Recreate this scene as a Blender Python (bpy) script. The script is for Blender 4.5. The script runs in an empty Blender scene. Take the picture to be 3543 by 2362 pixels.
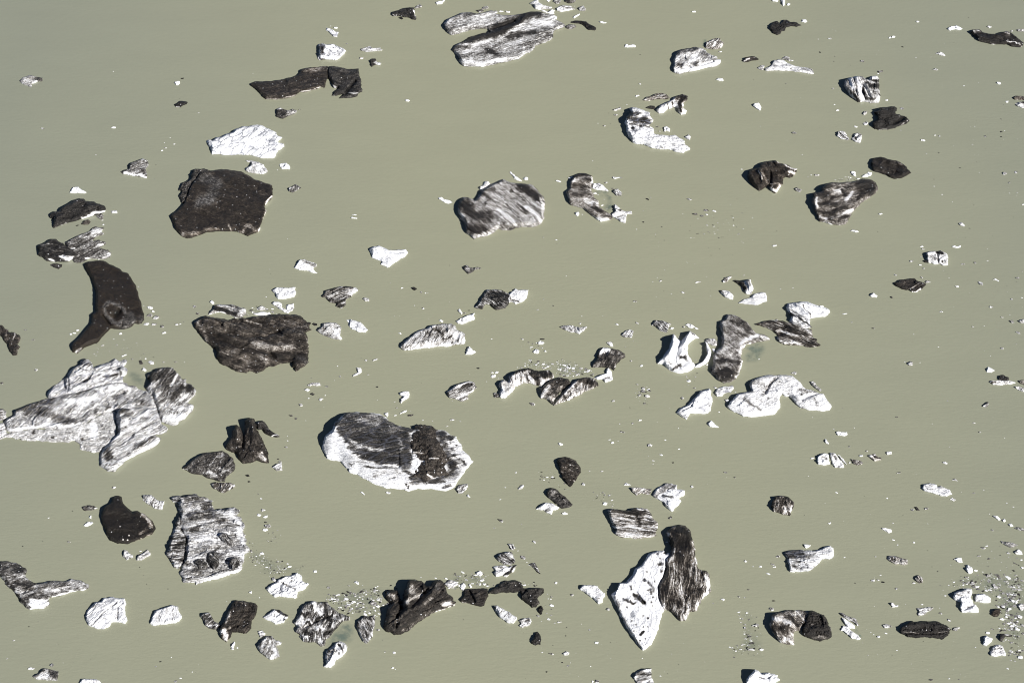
import bpy, math, random
import numpy as np
from mathutils import Vector, Matrix
from mathutils.geometry import delaunay_2d_cdt

# ------------------------------------------------------------------ camera, sky, sun, exposure
SC = bpy.context.scene
PITCH = math.radians(40.0)
HFOV = math.radians(26.0)
TW = math.tan(HFOV/2)
DIST = 100.0/TW                       # the frame is 200 m wide where the lens points
CAM = np.array([0.0, -DIST*math.cos(PITCH), DIST*math.sin(PITCH)])
FWD = np.array([0.0, math.cos(PITCH), -math.sin(PITCH)])
UPV = np.array([0.0, math.sin(PITCH), math.cos(PITCH)])
cd = bpy.data.cameras.new("camera"); cam = bpy.data.objects.new("camera", cd)
SC.collection.objects.link(cam); SC.camera = cam
cam.location = CAM; cam.rotation_euler = (math.pi/2-PITCH, 0, 0)
cd.sensor_width = 36; cd.angle = HFOV; cd.clip_start = 1; cd.clip_end = 20000

SUN_TO = Vector((1.12, -1.17, 1.0)).normalized()      # direction towards the sun
el = math.asin(SUN_TO.z); az = math.atan2(SUN_TO.x, SUN_TO.y)
w = bpy.data.worlds.new("World"); SC.world = w; w.use_nodes = True
nt = w.node_tree; bg = nt.nodes["Background"]
sky = nt.nodes.new("ShaderNodeTexSky"); sky.sky_type = 'NISHITA'; sky.sun_disc = False
sky.sun_elevation = el; sky.sun_rotation = az; sky.altitude = 2500; sky.air_density = .45; sky.dust_density = .2; sky.ozone_density = .6
nt.links.new(sky.outputs[0], bg.inputs[0]); bg.inputs[1].default_value = 0.05
sd = bpy.data.lights.new("sun", 'SUN'); sd.energy = 5.0; sd.angle = math.radians(0.5); sd.color = (1, .97, .92)
so = bpy.data.objects.new("sun", sd); SC.collection.objects.link(so)
so.rotation_euler = SUN_TO.to_track_quat('Z', 'Y').to_euler()
SC.view_settings.view_transform = 'Standard'; SC.view_settings.look = 'None'
SC.view_settings.gamma = 1; SC.view_settings.use_curve_mapping = False
SC.view_settings.exposure = 0.78
SC.cycles.filter_width = 1.05

# ------------------------------------------------------------------ mapping traced outlines onto the lake
K = 2352/900.0
TX = {'A': 0, 'B': 880, 'C': 1760, 'D': 2643}; TY = {'0': 0, '1': 590, '2': 1180, '3': 1762}
def pts(s):
    "'A0 x,y x,y B0 x,y' -> survey points"
    out = []; ox = oy = 0
    for t in s.split():
        if t[0] in 'ABCD': ox = TX[t[0]]*K; oy = TY[t[1]]*K
        else:
            a = t.split(','); out.append([ox+float(a[0]), oy+float(a[1])]+[x for x in a[2:]])
    return out
def xy(s): return np.array([p[:2] for p in pts(s)], float)
def to_ground(g):
    g = np.atleast_2d(np.asarray(g, float)); sx = g[:, 0]/K; sy = g[:, 1]/K
    nx = (sx-1771.5)/1771.5*TW; ny = -(sy-1181)/1771.5*TW
    dz = FWD[2]+ny*UPV[2]; dy = FWD[1]+ny*UPV[1]; t = -CAM[2]/dz
    return np.stack([nx*t, CAM[1]+dy*t], 1)
def to_survey(p):
    dx = p[:, 0]; dy = p[:, 1]-CAM[1]; dz = -CAM[2]
    f = dy*FWD[1]+dz*FWD[2]; u = dy*UPV[1]+dz*UPV[2]
    return np.stack([(dx/f/TW*1771.5+1771.5)*K, (1181-u/f/TW*1771.5)*K], 1)

# ------------------------------------------------------------------ noise
def _h(ix, iy, seed):
    n = (ix.astype(np.int64)*374761393+iy.astype(np.int64)*668265263+seed*974634777) & 0x7fffffff
    n = ((n ^ (n >> 13))*1274126177) & 0x7fffffff
    return ((n ^ (n >> 16)) & 0xffff)/65535.0
def vnoise(x, y, seed=0):
    ix = np.floor(x); iy = np.floor(y); fx = x-ix; fy = y-iy
    fx = fx*fx*(3-2*fx); fy = fy*fy*(3-2*fy)
    a = _h(ix, iy, seed); b = _h(ix+1, iy, seed); c = _h(ix, iy+1, seed); d = _h(ix+1, iy+1, seed)
    return (a*(1-fx)+b*fx)*(1-fy)+(c*(1-fx)+d*fx)*fy
def fbm(x, y, seed=0, o=4):
    s = 0; a = .5; t = 0
    for i in range(o):
        s = s+a*vnoise(x+i*17.3, y-i*9.1, seed+i); t += a; a *= .5; x = x*2.03; y = y*2.03
    return s/t-.5
def seg_dist(P, L, closed=False):
    A = L; B = np.roll(L, -1, 0) if closed else L[1:]
    if not closed: A = L[:-1]
    if len(L) == 1: return np.hypot(P[:, 0]-L[0, 0], P[:, 1]-L[0, 1])
    best = np.full(len(P), 1e18)
    for a, b in zip(A, B):
        ab = b-a; q = P-a; l2 = ab@ab+1e-12
        t = np.clip((q@ab)/l2, 0, 1)
        d = (q[:, 0]-t*ab[0])**2+(q[:, 1]-t*ab[1])**2
        np.minimum(best, d, out=best)
    return np.sqrt(best)
def inside(P, L):
    x = P[:, 0]; y = P[:, 1]; r = np.zeros(len(P), bool)
    for a, b in zip(L, np.roll(L, -1, 0)):
        if a[1] == b[1]: continue
        c = (a[1] > y) != (b[1] > y)
        r ^= c & (x < (b[0]-a[0])*(y-a[1])/(b[1]-a[1])+a[0])
    return r
def sstep(x): x = np.clip(x, 0, 1); return x*x*(3-2*x)

# ------------------------------------------------------------------ materials
def mat(name):
    m = bpy.data.materials.new(name); m.use_nodes = True
    return m, m.node_tree, m.node_tree.nodes["Principled BSDF"]
class N:
    def __init__(s, nt): s.nt = nt
    def n(s, t, **k):
        o = s.nt.nodes.new(t)
        for a, v in k.items(): setattr(o, a, v)
        return o
    def link(s, a, b): s.nt.links.new(a, b)
    def put(s, sock, v):
        if hasattr(v, 'is_output'): s.link(v, sock)
        else: sock.default_value = v
    def m(s, op, a, b=0.0, c=None, clamp=False):
        o = s.n('ShaderNodeMath', operation=op, use_clamp=clamp); s.put(o.inputs[0], a); s.put(o.inputs[1], b)
        if c is not None: s.put(o.inputs[2], c)
        return o.outputs[0]
    def noise(s, vec, scale, detail=4, rough=.55):
        o = s.n('ShaderNodeTexNoise'); s.link(vec, o.inputs['Vector'])
        o.inputs['Scale'].default_value = scale; o.inputs['Detail'].default_value = detail
        o.inputs['Roughness'].default_value = rough; return o.outputs['Fac']
    def map(s, vec, scale=(1, 1, 1), loc=(0, 0, 0)):
        o = s.n('ShaderNodeMapping'); s.link(vec, o.inputs[0]); o.inputs['Scale'].default_value = scale
        o.inputs['Location'].default_value = loc; return o.outputs[0]
    def mix(s, f, a, b):
        o = s.n('ShaderNodeMix', data_type='RGBA'); s.put(o.inputs[0], f); s.put(o.inputs[6], a); s.put(o.inputs[7], b)
        return o.outputs[2]
    def ramp(s, f, stops):
        o = s.n('ShaderNodeValToRGB'); s.link(f, o.inputs[0]); e = o.color_ramp.elements
        while len(e) > 1: e.remove(e[-1])
        e[0].position = stops[0][0]; e[0].color = stops[0][1]
        for p, c in stops[1:]:
            q = e.new(p); q.color = c
        return o.outputs[0]

def ice_material():
    m, nt, b = mat("glacier_ice"); g = N(nt)
    at = g.n('ShaderNodeAttribute', attribute_name='ctl'); sp = g.n('ShaderNodeSeparateColor')
    g.link(at.outputs['Color'], sp.inputs[0]); dirt, strk, tone = sp.outputs; crack = at.outputs['Alpha']
    uv = g.n('ShaderNodeUVMap').outputs[0]; geo = g.n('ShaderNodeNewGeometry'); pos = geo.outputs['Position']
    # warped strata coordinates
    wn = g.n('ShaderNodeTexNoise'); g.link(uv, wn.inputs['Vector']); wn.inputs['Scale'].default_value = .35; wn.inputs['Detail'].default_value = 2
    va = g.n('ShaderNodeVectorMath', operation='MULTIPLY_ADD'); g.link(wn.outputs['Color'], va.inputs[0])
    va.inputs[1].default_value = (1.6, 1.6, 0); g.link(uv, va.inputs[2]); wuv = va.outputs[0]
    n1 = g.noise(g.map(wuv, (.15, 2.7, 1)), 1.0, 5, .68)
    n2 = g.noise(pos, .9, 7, .73)
    n3 = g.noise(pos, 3.2, 4, .7)
    n4 = g.noise(g.map(wuv, (.22, 3.6, 1), (9, 4, 2)), 1.0, 3, .6)
    line = g.m('SUBTRACT', 1.0, g.m('MULTIPLY', g.m('ABSOLUTE', g.m('SUBTRACT', n4, .5)), 13.0), clamp=True)
    q = g.m('MULTIPLY', g.m('MULTIPLY', dirt, g.m('SUBTRACT', 1.0, dirt)), 4.0)
    q = g.m('ADD', g.m('MULTIPLY', q, .88), .125)
    t = g.m('ADD', g.m('MULTIPLY', g.m('SUBTRACT', n1, .5), g.m('MULTIPLY', strk, 1.65)),
            g.m('ADD', g.m('MULTIPLY_ADD', g.m('SUBTRACT', n2, .5), 1.25, g.m('MULTIPLY', g.m('SUBTRACT', line, .3), g.m('MULTIPLY', strk, .42))), g.m('MULTIPLY', g.m('SUBTRACT', n3, .5), 1.15)))
    D = g.m('MULTIPLY_ADD', t, q, dirt, clamp=True)
    col = g.ramp(D, [(0, (.92, .93, .96, 1)), (.1, (.82, .82, .84, 1)), (.22, (.58, .575, .575, 1)), (.4, (.30, .292, .285, 1)), (.6, (.098, .090, .083, 1)),
                     (.8, (.024, .0215, .0195, 1)), (1, (.0095, .0088, .0083, 1))])
    brown = g.n('ShaderNodeMix', data_type='RGBA', blend_type='MULTIPLY'); g.put(brown.inputs[0], g.m('MULTIPLY', tone, g.m('MULTIPLY', D, 1.3, clamp=True)))
    g.link(col, brown.inputs[6]); brown.inputs[7].default_value = (1.34, 1.12, .88, 1); brown.clamp_result = False
    col = brown.outputs[2]
    # hairline cracks
    vo = g.n('ShaderNodeTexVoronoi', feature='DISTANCE_TO_EDGE'); g.link(g.map(wuv, (.28, .75, 1)), vo.inputs['Vector']); vo.inputs['Scale'].default_value = 1.0
    ck = g.m('MULTIPLY', g.m('SUBTRACT', 1.0, g.m('MULTIPLY', vo.outputs['Distance'], 11.0), clamp=True), g.m('MULTIPLY', crack, g.m('GREATER_THAN', n2, .44)))
    col = g.mix(g.m('MULTIPLY', ck, .85), col, (.16, .17, .22, 1))
    # bright chips of ice caught in the dirt, stones on the ice
    v2 = g.n('ShaderNodeTexVoronoi', feature='F1'); g.link(pos, v2.inputs['Vector']); v2.inputs['Scale'].default_value = 1.5
    sc_ = g.n('ShaderNodeSeparateColor'); g.link(v2.outputs['Color'], sc_.inputs[0])
    chip = g.m('MULTIPLY', g.m('LESS_THAN', v2.outputs['Distance'], .15), g.m('GREATER_THAN', sc_.outputs[0], .80))
    col = g.mix(g.m('MULTIPLY', chip, g.m('GREATER_THAN', D, .6)), col, (.62, .62, .64, 1))
    v3 = g.n('ShaderNodeTexVoronoi', feature='F1'); g.link(pos, v3.inputs['Vector']); v3.inputs['Scale'].default_value = .8
    s3 = g.n('ShaderNodeSeparateColor'); g.link(v3.outputs['Color'], s3.inputs[0])
    stone = g.m('MULTIPLY', g.m('LESS_THAN', g.m('ADD', v3.outputs['Distance'], g.m('MULTIPLY', n3, .15)), .3), g.m('GREATER_THAN', s3.outputs[0], .72))
    stone = g.m('MULTIPLY', stone, g.m('MULTIPLY', g.m('GREATER_THAN', D, .07), g.m('LESS_THAN', D, .4)))
    col = g.mix(g.m('MULTIPLY', stone, .75), col, (.06, .055, .05, 1))
    g.link(col, b.inputs['Base Color'])
    g.link(g.m('MULTIPLY_ADD', D, -.1, .62), b.inputs['Roughness']); b.inputs['Specular IOR Level'].default_value = .28
    hb = g.m('ADD', g.m('MULTIPLY', n3, .26), g.m('ADD', g.m('MULTIPLY', n2, .42), g.m('MULTIPLY', n1, g.m('MULTIPLY_ADD', strk, .5, .12))))
    hb = g.m('SUBTRACT', hb, g.m('ADD', g.m('MULTIPLY', ck, .1), g.m('MULTIPLY', line, g.m('MULTIPLY', strk, .09))))
    bp = g.n('ShaderNodeBump'); bp.inputs['Strength'].default_value = .9; bp.inputs['Distance'].default_value = .9
    g.link(hb, bp.inputs['Height']); g.link(bp.outputs[0], b.inputs['Normal'])
    return m
ICE = ice_material()

def shelf_material():
    m, nt, b = mat("ice_under_water"); g = N(nt)
    geo = g.n('ShaderNodeNewGeometry'); at = g.n('ShaderNodeAttribute', attribute_name='ctl'); sp = g.n('ShaderNodeSeparateColor'); g.link(at.outputs['Color'], sp.inputs[0])
    n = g.noise(geo.outputs['Position'], .55, 5, .65)
    a = g.m('MULTIPLY', g.m('MULTIPLY', g.m('SUBTRACT', n, .36, clamp=False), 4.0, clamp=True), sp.outputs[0])
    col = g.mix(sp.outputs[1], (.055, .135, .14, 1), (.03, .045, .05, 1))
    g.link(col, b.inputs['Base Color']); b.inputs['Roughness'].default_value = .3
    g.link(g.m('MULTIPLY', a, .4), b.inputs['Alpha'])
    return m
SHELF = shelf_material()

def water_material():
    m, nt, b = mat("silty_lake_water"); g = N(nt)
    pos = g.n('ShaderNodeNewGeometry').outputs['Position']
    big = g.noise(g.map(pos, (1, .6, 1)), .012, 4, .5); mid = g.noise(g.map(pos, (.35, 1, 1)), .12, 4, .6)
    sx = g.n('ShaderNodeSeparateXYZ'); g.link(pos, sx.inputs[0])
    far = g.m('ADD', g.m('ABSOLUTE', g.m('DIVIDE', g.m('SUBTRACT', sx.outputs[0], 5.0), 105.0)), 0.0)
    vignette_silt = g.m('ADD', g.m('MULTIPLY', g.m('POWER', far, 2.0), .75), g.m('MULTIPLY', g.m('SUBTRACT', big, .5), 1.0), clamp=True)  # side falloff paints vignetting and sky reflection into the colour; noise is silt
    col = g.mix(vignette_silt, WATER_MID, WATER_SIDE)
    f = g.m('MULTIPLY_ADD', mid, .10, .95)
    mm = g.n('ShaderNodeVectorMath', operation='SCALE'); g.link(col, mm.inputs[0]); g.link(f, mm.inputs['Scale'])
    g.link(mm.outputs[0], b.inputs['Base Color'])
    b.inputs['Roughness'].default_value = .16; b.inputs['IOR'].default_value = 1.33
    r1 = g.noise(g.map(pos, (.55, 1.5, 1)), 1.0, 3, .6); r2 = g.noise(g.map(pos, (.7, 1.9, 1)), 3.2, 2, .5)
    bp = g.n('ShaderNodeBump'); bp.inputs['Strength'].default_value = 1; bp.inputs['Distance'].default_value = .034
    g.link(g.m('ADD', r1, g.m('MULTIPLY', r2, .35)), bp.inputs['Height']); g.link(bp.outputs[0], b.inputs['Normal'])
    return m
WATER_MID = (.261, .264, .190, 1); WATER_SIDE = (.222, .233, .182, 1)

# ------------------------------------------------------------------ mesh builders
def link(o, parent=None):
    SC.collection.objects.link(o)
    if parent is not None: o.parent = parent
    return o
def set_attrs(me, ctl, uv):
    a = me.attributes.new('ctl', 'FLOAT_COLOR', 'POINT'); a.data.foreach_set('color', np.asarray(ctl, np.float32).ravel())
    ul = me.uv_layers.new(name='UVMap'); li = np.empty(len(me.loops), np.int32); me.loops.foreach_get('vertex_index', li)
    ul.data.foreach_set('uv', np.asarray(uv, np.float32)[li].ravel())

def refine(L, step, jag, rng):
    "subdivide a closed ground outline down to step with midpoint displacement"
    out = list(map(np.array, L))
    while True:
        m = []; n = len(out); split = False
        for i in range(n):
            a = out[i]; b = out[(i+1) % n]; m.append(a); l = math.hypot(*(b-a))
            if l > step*1.5:
                nrm = np.array([a[1]-b[1], b[0]-a[0]]); m.append((a+b)/2+nrm*rng.gauss(0, jag)); split = True
        out = m
        if not split: return np.array(out)

SEED = [100]
def piece(name, outline, H=40, dirt=.1, ops=(), strk=(20, .3), tilt=(155, .35), ew=.4, rough=.12, facet=.16, rub=0,
          ridges=(), tone=0, crack=0, jag=.06, holes=(), base=0.0, parent=None, origin=None, label=None, lean=.93):
    SEED[0] += 1; seed = SEED[0]; rng = random.Random(seed)
    if isinstance(outline, str): outline = xy(outline)
    L = to_ground(outline); c = L.mean(0); sc = to_survey(c[None])[0]
    mpp = to_ground(sc+[1, 0])[0, 0]-to_ground(sc)[0, 0]
    area = abs(np.sum(L[:, 0]*np.roll(L[:, 1], -1)-L[:, 1]*np.roll(L[:, 0], -1)))/2
    s = min(.19, max(.09, math.sqrt(area)/66))
    R = refine(L, s, jag, rng)
    Hm = H*mpp*.96; Hs = Hm
    y0, y1 = R[:, 1].min(), R[:, 1].max(); x0, x1 = R[:, 0].min(), R[:, 0].max()
    xs = np.arange(x0+s*.4, x1, s); ys = np.arange(y0-s*.6, y1, s)
    X, Y = np.meshgrid(xs, ys); P = np.stack([X.ravel(), Y.ravel()], 1)
    Q = P+np.array([[rng.random()-.5, 0]])*0
    ins = inside(P, R); d = np.zeros(len(P)); d[ins] = seg_dist(P[ins], refine(L, max(s, math.sqrt(area)/14), jag*.6, random.Random(seed)) if area > 3 else L, True)
    # strata frame
    def gvec(ang):
        v = np.array([math.cos(math.radians(ang)), -math.sin(math.radians(ang))])*50
        q = to_ground(sc+v)[0]-to_ground(sc)[0]; return q/np.hypot(*q)
    e = gvec(strk[0]); f = np.array([-e[1], e[0]])
    def frame(p): return (p-c)@e, (p-c)@f
    u, v = frame(P)
    td = gvec(tilt[0]); tt = (P-c)@td; ext = max(abs((R-c)@td).max(), .1); tt = tt/ext
    w_ = max(ew*Hm, s*1.2)
    edge = 1-(1-np.clip(d/w_, 0, 1))**2
    hl = Hs*(1-tilt[1]*.5+tilt[1]*.5*tt*1.0)
    size = math.sqrt(area)
    wx = fbm(P[:, 0]/size*3, P[:, 1]/size*3, seed, 3)
    hl = hl*(1+1.1*wx*(.5+.5*rough*6))
    # blocky facets: nearest random plane
    if facet:
        nf = int(min(40, 5+area/6)); best = np.full(len(P), 1e9); fh = np.zeros(len(P)); sec = np.full(len(P), 1e9)
        for k in range(nf):
            sp = np.array([rng.uniform(x0, x1), rng.uniform(y0, y1)]); q = P-sp
            # elongated cells along the strata
            dd = np.hypot((q@e)*.55, q@f)+.25*size*wx*.5; gr = np.array([rng.gauss(0, 1), rng.gauss(0, 1)])
            val = facet*Hs*(rng.uniform(-1, .6)+(q@gr)*1.6/size*1.2)
            cl = dd < best; sec = np.where(cl, best, np.minimum(sec, dd)); best = np.where(cl, dd, best); fh = np.where(cl, val, fh)
        gap = sstep((sec-best)/(s*1.9)); hl = hl+fh-.10*Hs*facet*6*(1-gap)*.3
    n = fbm(u/size*3.0, v/size*11, seed+3, 4)*rough*2.2+fbm(P[:, 0]*.9, P[:, 1]*.9, seed+9, 3)*rough*1.3
    hl = hl+Hs*n*.9
    if rub: hl = hl+mpp*rub*np.abs(fbm(P[:, 0]*1.7, P[:, 1]*1.7, seed+5, 3))*2.4
    G = to_survey(P)
    wob = np.stack([fbm(G[:, 0]/90, G[:, 1]/90, seed+21, 3), fbm(G[:, 0]/90+50, G[:, 1]/90, seed+31, 3)], 1)
    Gw = G+wob*55
    for amp, rad, st in ridges:
        dd = seg_dist(Gw if rad > 25 else G, xy(st)); hl = hl+amp*mpp*np.exp(-(dd/rad)**2)
    h = edge*np.maximum(hl, .12*Hs)+base*mpp
    for hs, rad in holes:
        dd = seg_dist(G, xy(hs)); h = h*sstep((dd-rad*.6)/(rad*.5))+.0
    h[~ins] = base*mpp
    h = h.reshape(X.shape); h0 = h.copy()
    ga = math.atan2(CAM[2], math.hypot(*(c-CAM[:2]))); k = lean*math.tan(ga)*s
    for j in range(1, len(ys)):
        pr = h[j-1]
        for w2 in (1, 2, 3): pr = np.maximum(pr, np.minimum(np.roll(pr, w2), np.roll(pr, -w2)))
        kk = k*np.clip(1.06-.6*np.maximum(pr-base*mpp, 0)/max(Hs, .05), .42, 1)
        np.minimum(h[j], pr+kk, out=h[j])
    # even out the fluting of long walls facing the camera, then keep them from overhanging
    M = ins.reshape(X.shape).astype(float); lim = (h0-h > .06*Hs)
    hb = np.zeros_like(h); wb_ = np.zeros_like(h)
    for w2 in range(-5, 6):
        g_ = math.exp(-(w2/3.0)**2); hb += g_*np.roll(h*M, w2, 1); wb_ += g_*np.roll(M, w2, 1)
    h = np.where(lim & (wb_ > .5), hb/np.maximum(wb_, .5), h)
    k2 = .97*math.tan(ga)*s
    for j in range(1, len(ys)): np.minimum(h[j], h[j-1]+k2, out=h[j])
    keep = ins & (d > s*.75)
    PI = P[keep]; rj = np.random.RandomState(seed); PI = PI+(rj.rand(len(PI), 2)-.5)*s*.62
    fx = (PI[:, 0]-xs[0])/s; fy = (PI[:, 1]-ys[0])/s
    ix = np.clip(fx.astype(int), 0, len(xs)-2); iy = np.clip(fy.astype(int), 0, len(ys)-2); fx = np.clip(fx-ix, 0, 1); fy = np.clip(fy-iy, 0, 1)
    HI = (h[iy, ix]*(1-fx)+h[iy, ix+1]*fx)*(1-fy)+(h[iy+1, ix]*(1-fx)+h[iy+1, ix+1]*fx)*fy
    HI = np.maximum(HI, .02)
    nR = len(R); V = np.vstack([R, PI]); HV = np.concatenate([np.full(nR, base*mpp-.06), HI])
    vo, ed, fo, ov, oe, of = delaunay_2d_cdt([Vector(p) for p in V], [], [list(range(nR))], 1, 1e-5)
    idx = np.array([o[0] if o else 0 for o in ov]); VP = np.array([tuple(p) for p in vo])
    HH = HV[idx]
    # dirt
    G2 = to_survey(VP); wb = np.stack([fbm(G2[:, 0]/70, G2[:, 1]/70, seed+41, 4), fbm(G2[:, 0]/70+30, G2[:, 1]/70, seed+51, 4)], 1)
    uu, vv = frame(VP); ei = np.array([math.cos(math.radians(strk[0])), -math.sin(math.radians(strk[0]))])
    smear = (fbm(vv*1.5, uu*.12, seed+71, 3)+.5*fbm(vv*4, uu*.3, seed+75, 2))*85*min(1, strk[1])
    GW = G2+wb*45+ei*smear[:, None]; D = np.full(len(VP), float(dirt)); T = np.full(len(VP), float(tone)); S = np.full(len(VP), float(strk[1]))
    for op in ops:
        val = op[0]; rad = op[1]; sh = xy(op[2]); fl = op[3] if len(op) > 3 else ''
        if 'p' in fl:
            ds = seg_dist(GW, sh, True); ds[inside(GW, sh)] *= -1; mk = sstep(.5-ds/(2*max(rad, 1)))
        else:
            src = G2 if 'x' in fl else GW; ds = seg_dist(src, sh); mk = 1-sstep((ds-rad*.5)/(rad*.6)) if 'x' in fl else 1-sstep((ds-rad*.3)/(rad*1.15))
        D = D*(1-mk)+val*mk
        if 't' in fl: T = T*(1-mk)
        if 's' in fl: S = S*(1-mk)
    D = np.clip(D+fbm(uu/size*2.5, vv/size*12, seed+61, 4)*strk[1]*.85*4*D*(1-D), 0, 1)
    # lift along the line of sight used for tracing, so the plan really has its height
    o0 = np.array([0., 0.]) if origin is None else np.asarray(origin)
    fac = HH/CAM[2]; XY = VP+(CAM[:2]-VP)*fac[:, None]
    co = np.column_stack([XY-o0, HH]); nv = len(co)
    faces = [tuple(q) for q in fo]
    # skirt below the waterline and a bottom
    rim = [None]*nR
    for i, o in enumerate(ov):
        for q in o:
            if q < nR: rim[q] = i
    rim = [r for r in rim if r is not None]; n2 = len(rim)
    low = co[rim].copy(); low[:, 2] = -.7
    co = np.vstack([co, low])
    for i in range(n2):
        a, b2 = rim[i], rim[(i+1) % n2]
        if a != b2: faces.append((a, nv+i, nv+(i+1) % n2, b2))
    faces.append(tuple(nv+i for i in range(n2))[::-1])
    me = bpy.data.meshes.new(name); me.from_pydata(co.tolist(), [], faces); me.update()
    me.polygons.foreach_set('use_smooth', [True]*len(me.polygons))
    D2 = np.concatenate([D, D[rim]]); T2 = np.concatenate([T, T[rim]]); S2 = np.concatenate([S, S[rim]])
    uv = np.column_stack([uu+seed*7.3, vv+seed*3.1]); uv = np.vstack([uv, uv[rim]])
    set_attrs(me, np.column_stack([D2, S2, T2, np.full(len(D2), float(crack))]), uv)
    me.set_sharp_from_angle(angle=math.radians(30)); me.materials.append(ICE)
    o = link(bpy.data.objects.new(name, me), parent)
    if origin is None and parent is None:
        cc = np.array([c[0], c[1], 0]); me.transform(Matrix.Translation(-Vector(cc))); o.location = cc
    return o

def shelf(outline, parent, origin, strength=1, dark=0, name='submerged_shelf'):
    L = to_ground(xy(outline)); rng = random.Random(len(outline)); R = refine(L, .6, .1, rng)
    d0 = []; xs = np.arange(R[:, 0].min(), R[:, 0].max(), .5); ys = np.arange(R[:, 1].min(), R[:, 1].max(), .5)
    X, Y = np.meshgrid(xs, ys); P = np.stack([X.ravel(), Y.ravel()], 1); ins = inside(P, R); P = P[ins]
    d = seg_dist(P, R, True); P = P[d > .2]; V = np.vstack([R, P])
    vo, ed, fo, ov, oe, of = delaunay_2d_cdt([Vector(p) for p in V], [], [list(range(len(R)))], 1, 1e-5)
    VP = np.array([tuple(p) for p in vo]); dd = seg_dist(VP, R, True); mx = dd.max()+1e-6
    a = sstep(dd/mx/.7)*strength
    zz = .006+.02*sstep(dd/mx)
    co = np.column_stack([VP-np.asarray(origin), zz])
    me = bpy.data.meshes.new(name); me.from_pydata(co.tolist(), [], [tuple(q) for q in fo]); me.update()
    set_attrs(me, np.column_stack([a, np.full(len(a), dark), a*0, a*0]), VP); me.materials.append(SHELF)
    return link(bpy.data.objects.new(name, me), parent)

THINGS = []   # (object, centre in survey px, ref, size)
def tag(o, label, cat, group=None):
    o['label'] = label; o['category'] = cat
    if group: o['group'] = group
def berg(ref, label, outline=None, H=40, dirt=.1, parts=None, shelves=(), cat='iceberg', name='iceberg', **kw):
    """one floating berg. parts: list of (part_name, dict(outline=..., ...)) when it has distinct blocks"""
    if parts is None and not shelves:
        o = piece(name, outline, H, dirt, **kw); g = xy(outline)
    else:
        if parts is None: parts = [('ice_body', dict(outline=outline, H=H, dirt=dirt, **kw))]
        g = np.vstack([xy(p[1]['outline']) for p in parts]); org = to_ground(g).mean(0)
        o = link(bpy.data.objects.new(name, None)); o.location = (org[0], org[1], 0)
        for pn, pk in parts:
            lb = pk.pop('label', None)
            q = piece(pn, parent=o, origin=org, **pk)
            if lb: q['label'] = lb
        for sh in shelves: shelf(sh[0], o, org, *sh[1:])
    tag(o, label, cat); THINGS.append((o, g.mean(0), ref, g.max(0)-g.min(0), g)); return o
def chunk(ref, label, outline, dirt=.1, H=26, **kw):
    kw.setdefault('facet', .3); kw.setdefault('rough', .16)
    return berg(ref, label, outline, H, dirt, cat='ice chunk', name='ice_chunk', **kw)

# ------------------------------------------------------------------ small fragments
def chip_geometry(cx, cy, wd, dp, hh, dirt, rng, n=None):
    n = n or rng.choice((5, 6, 7, 8)); a0 = rng.random()*6.28; ring = []
    ax = rng.uniform(-.9, .9)
    for i in range(n):
        a = a0+6.283*i/n+rng.uniform(-.3, .3); r = rng.uniform(.55, 1.2)
        x = math.cos(a)*r; y = math.sin(a)*r
        ring.append((x*wd/2+y*ax*wd*.3, y*dp/2))
    v = []
    for x, y in ring: v.append((cx+x*1.06, cy+y*1.06, -.12))
    for x, y in ring: v.append((cx+x*.92, cy+y*.92, hh*rng.uniform(.25, .95)))
    tx, ty = rng.uniform(-.25, .25)*wd, rng.uniform(-.2, .25)*dp
    v.append((cx+tx, cy+ty, hh*rng.uniform(.8, 1.25)))
    f = []
    for i in range(n):
        j = (i+1) % n; f.append((i, j, n+j, n+i)); f.append((n+i, n+j, 2*n))
    f.append(tuple(range(n))[::-1])
    return v, f
TONE = {'w': .06, 'g': .52, 'd': .9, 'm': .30}
# ------------------------------------------------------------------ the lake
def build_water():
    me = bpy.data.meshes.new("lake_water"); S_ = 2500
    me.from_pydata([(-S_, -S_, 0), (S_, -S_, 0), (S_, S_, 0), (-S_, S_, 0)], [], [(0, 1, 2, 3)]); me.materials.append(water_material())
    o = link(bpy.data.objects.new("lake_water", me)); o['kind'] = 'structure'
build_water()

# ------------------------------------------------------------------ icebergs, row by row from the far edge
# --- far row
chunk("the winged grey floe at the far left", "pale grey ice floe shaped like a bird with spread wings, far left", "A0 175,728 205,700 245,688 280,680 320,692 345,698 388,706 385,738 345,740 318,752 285,762 290,795 250,778 215,768 190,752", .34, 24, ops=[(.65, 22, "A0 325,708 385,712"), (.1, 20, "A0 300,750 325,740")], strk=(10, .3), facet=.5, ew=.9)
chunk("the leaf-dark chunk", "small black leaf-shaped ice chunk left of the long dark slab", "A0 1572,945 1605,930 1625,912 1665,915 1700,925 1690,945 1650,960 1630,975 1590,970", .95, 26, ops=[(.3, 10, "A0 1590,968 1625,965")])
berg("the bright white fan iceberg", "large brilliant white fan-shaped iceberg with fine cracks above the big dark plateau", "A0 1868,1272 1890,1262 1920,1268 1955,1240 2000,1235 2040,1212 2100,1195 2120,1170 2200,1140 2280,1133 B0 60,1132 120,1160 185,1190 208,1225 258,1242 212,1285 272,1302 270,1330 212,1365 195,1395 180,1432 110,1435 50,1430 A0 2290,1412 2200,1405 2100,1405 2000,1400 1912,1402 1900,1350 1880,1310", 62, .02, strk=(35, .3), crack=1, rough=.07, facet=.14, jag=.08, lean=.75)
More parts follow.
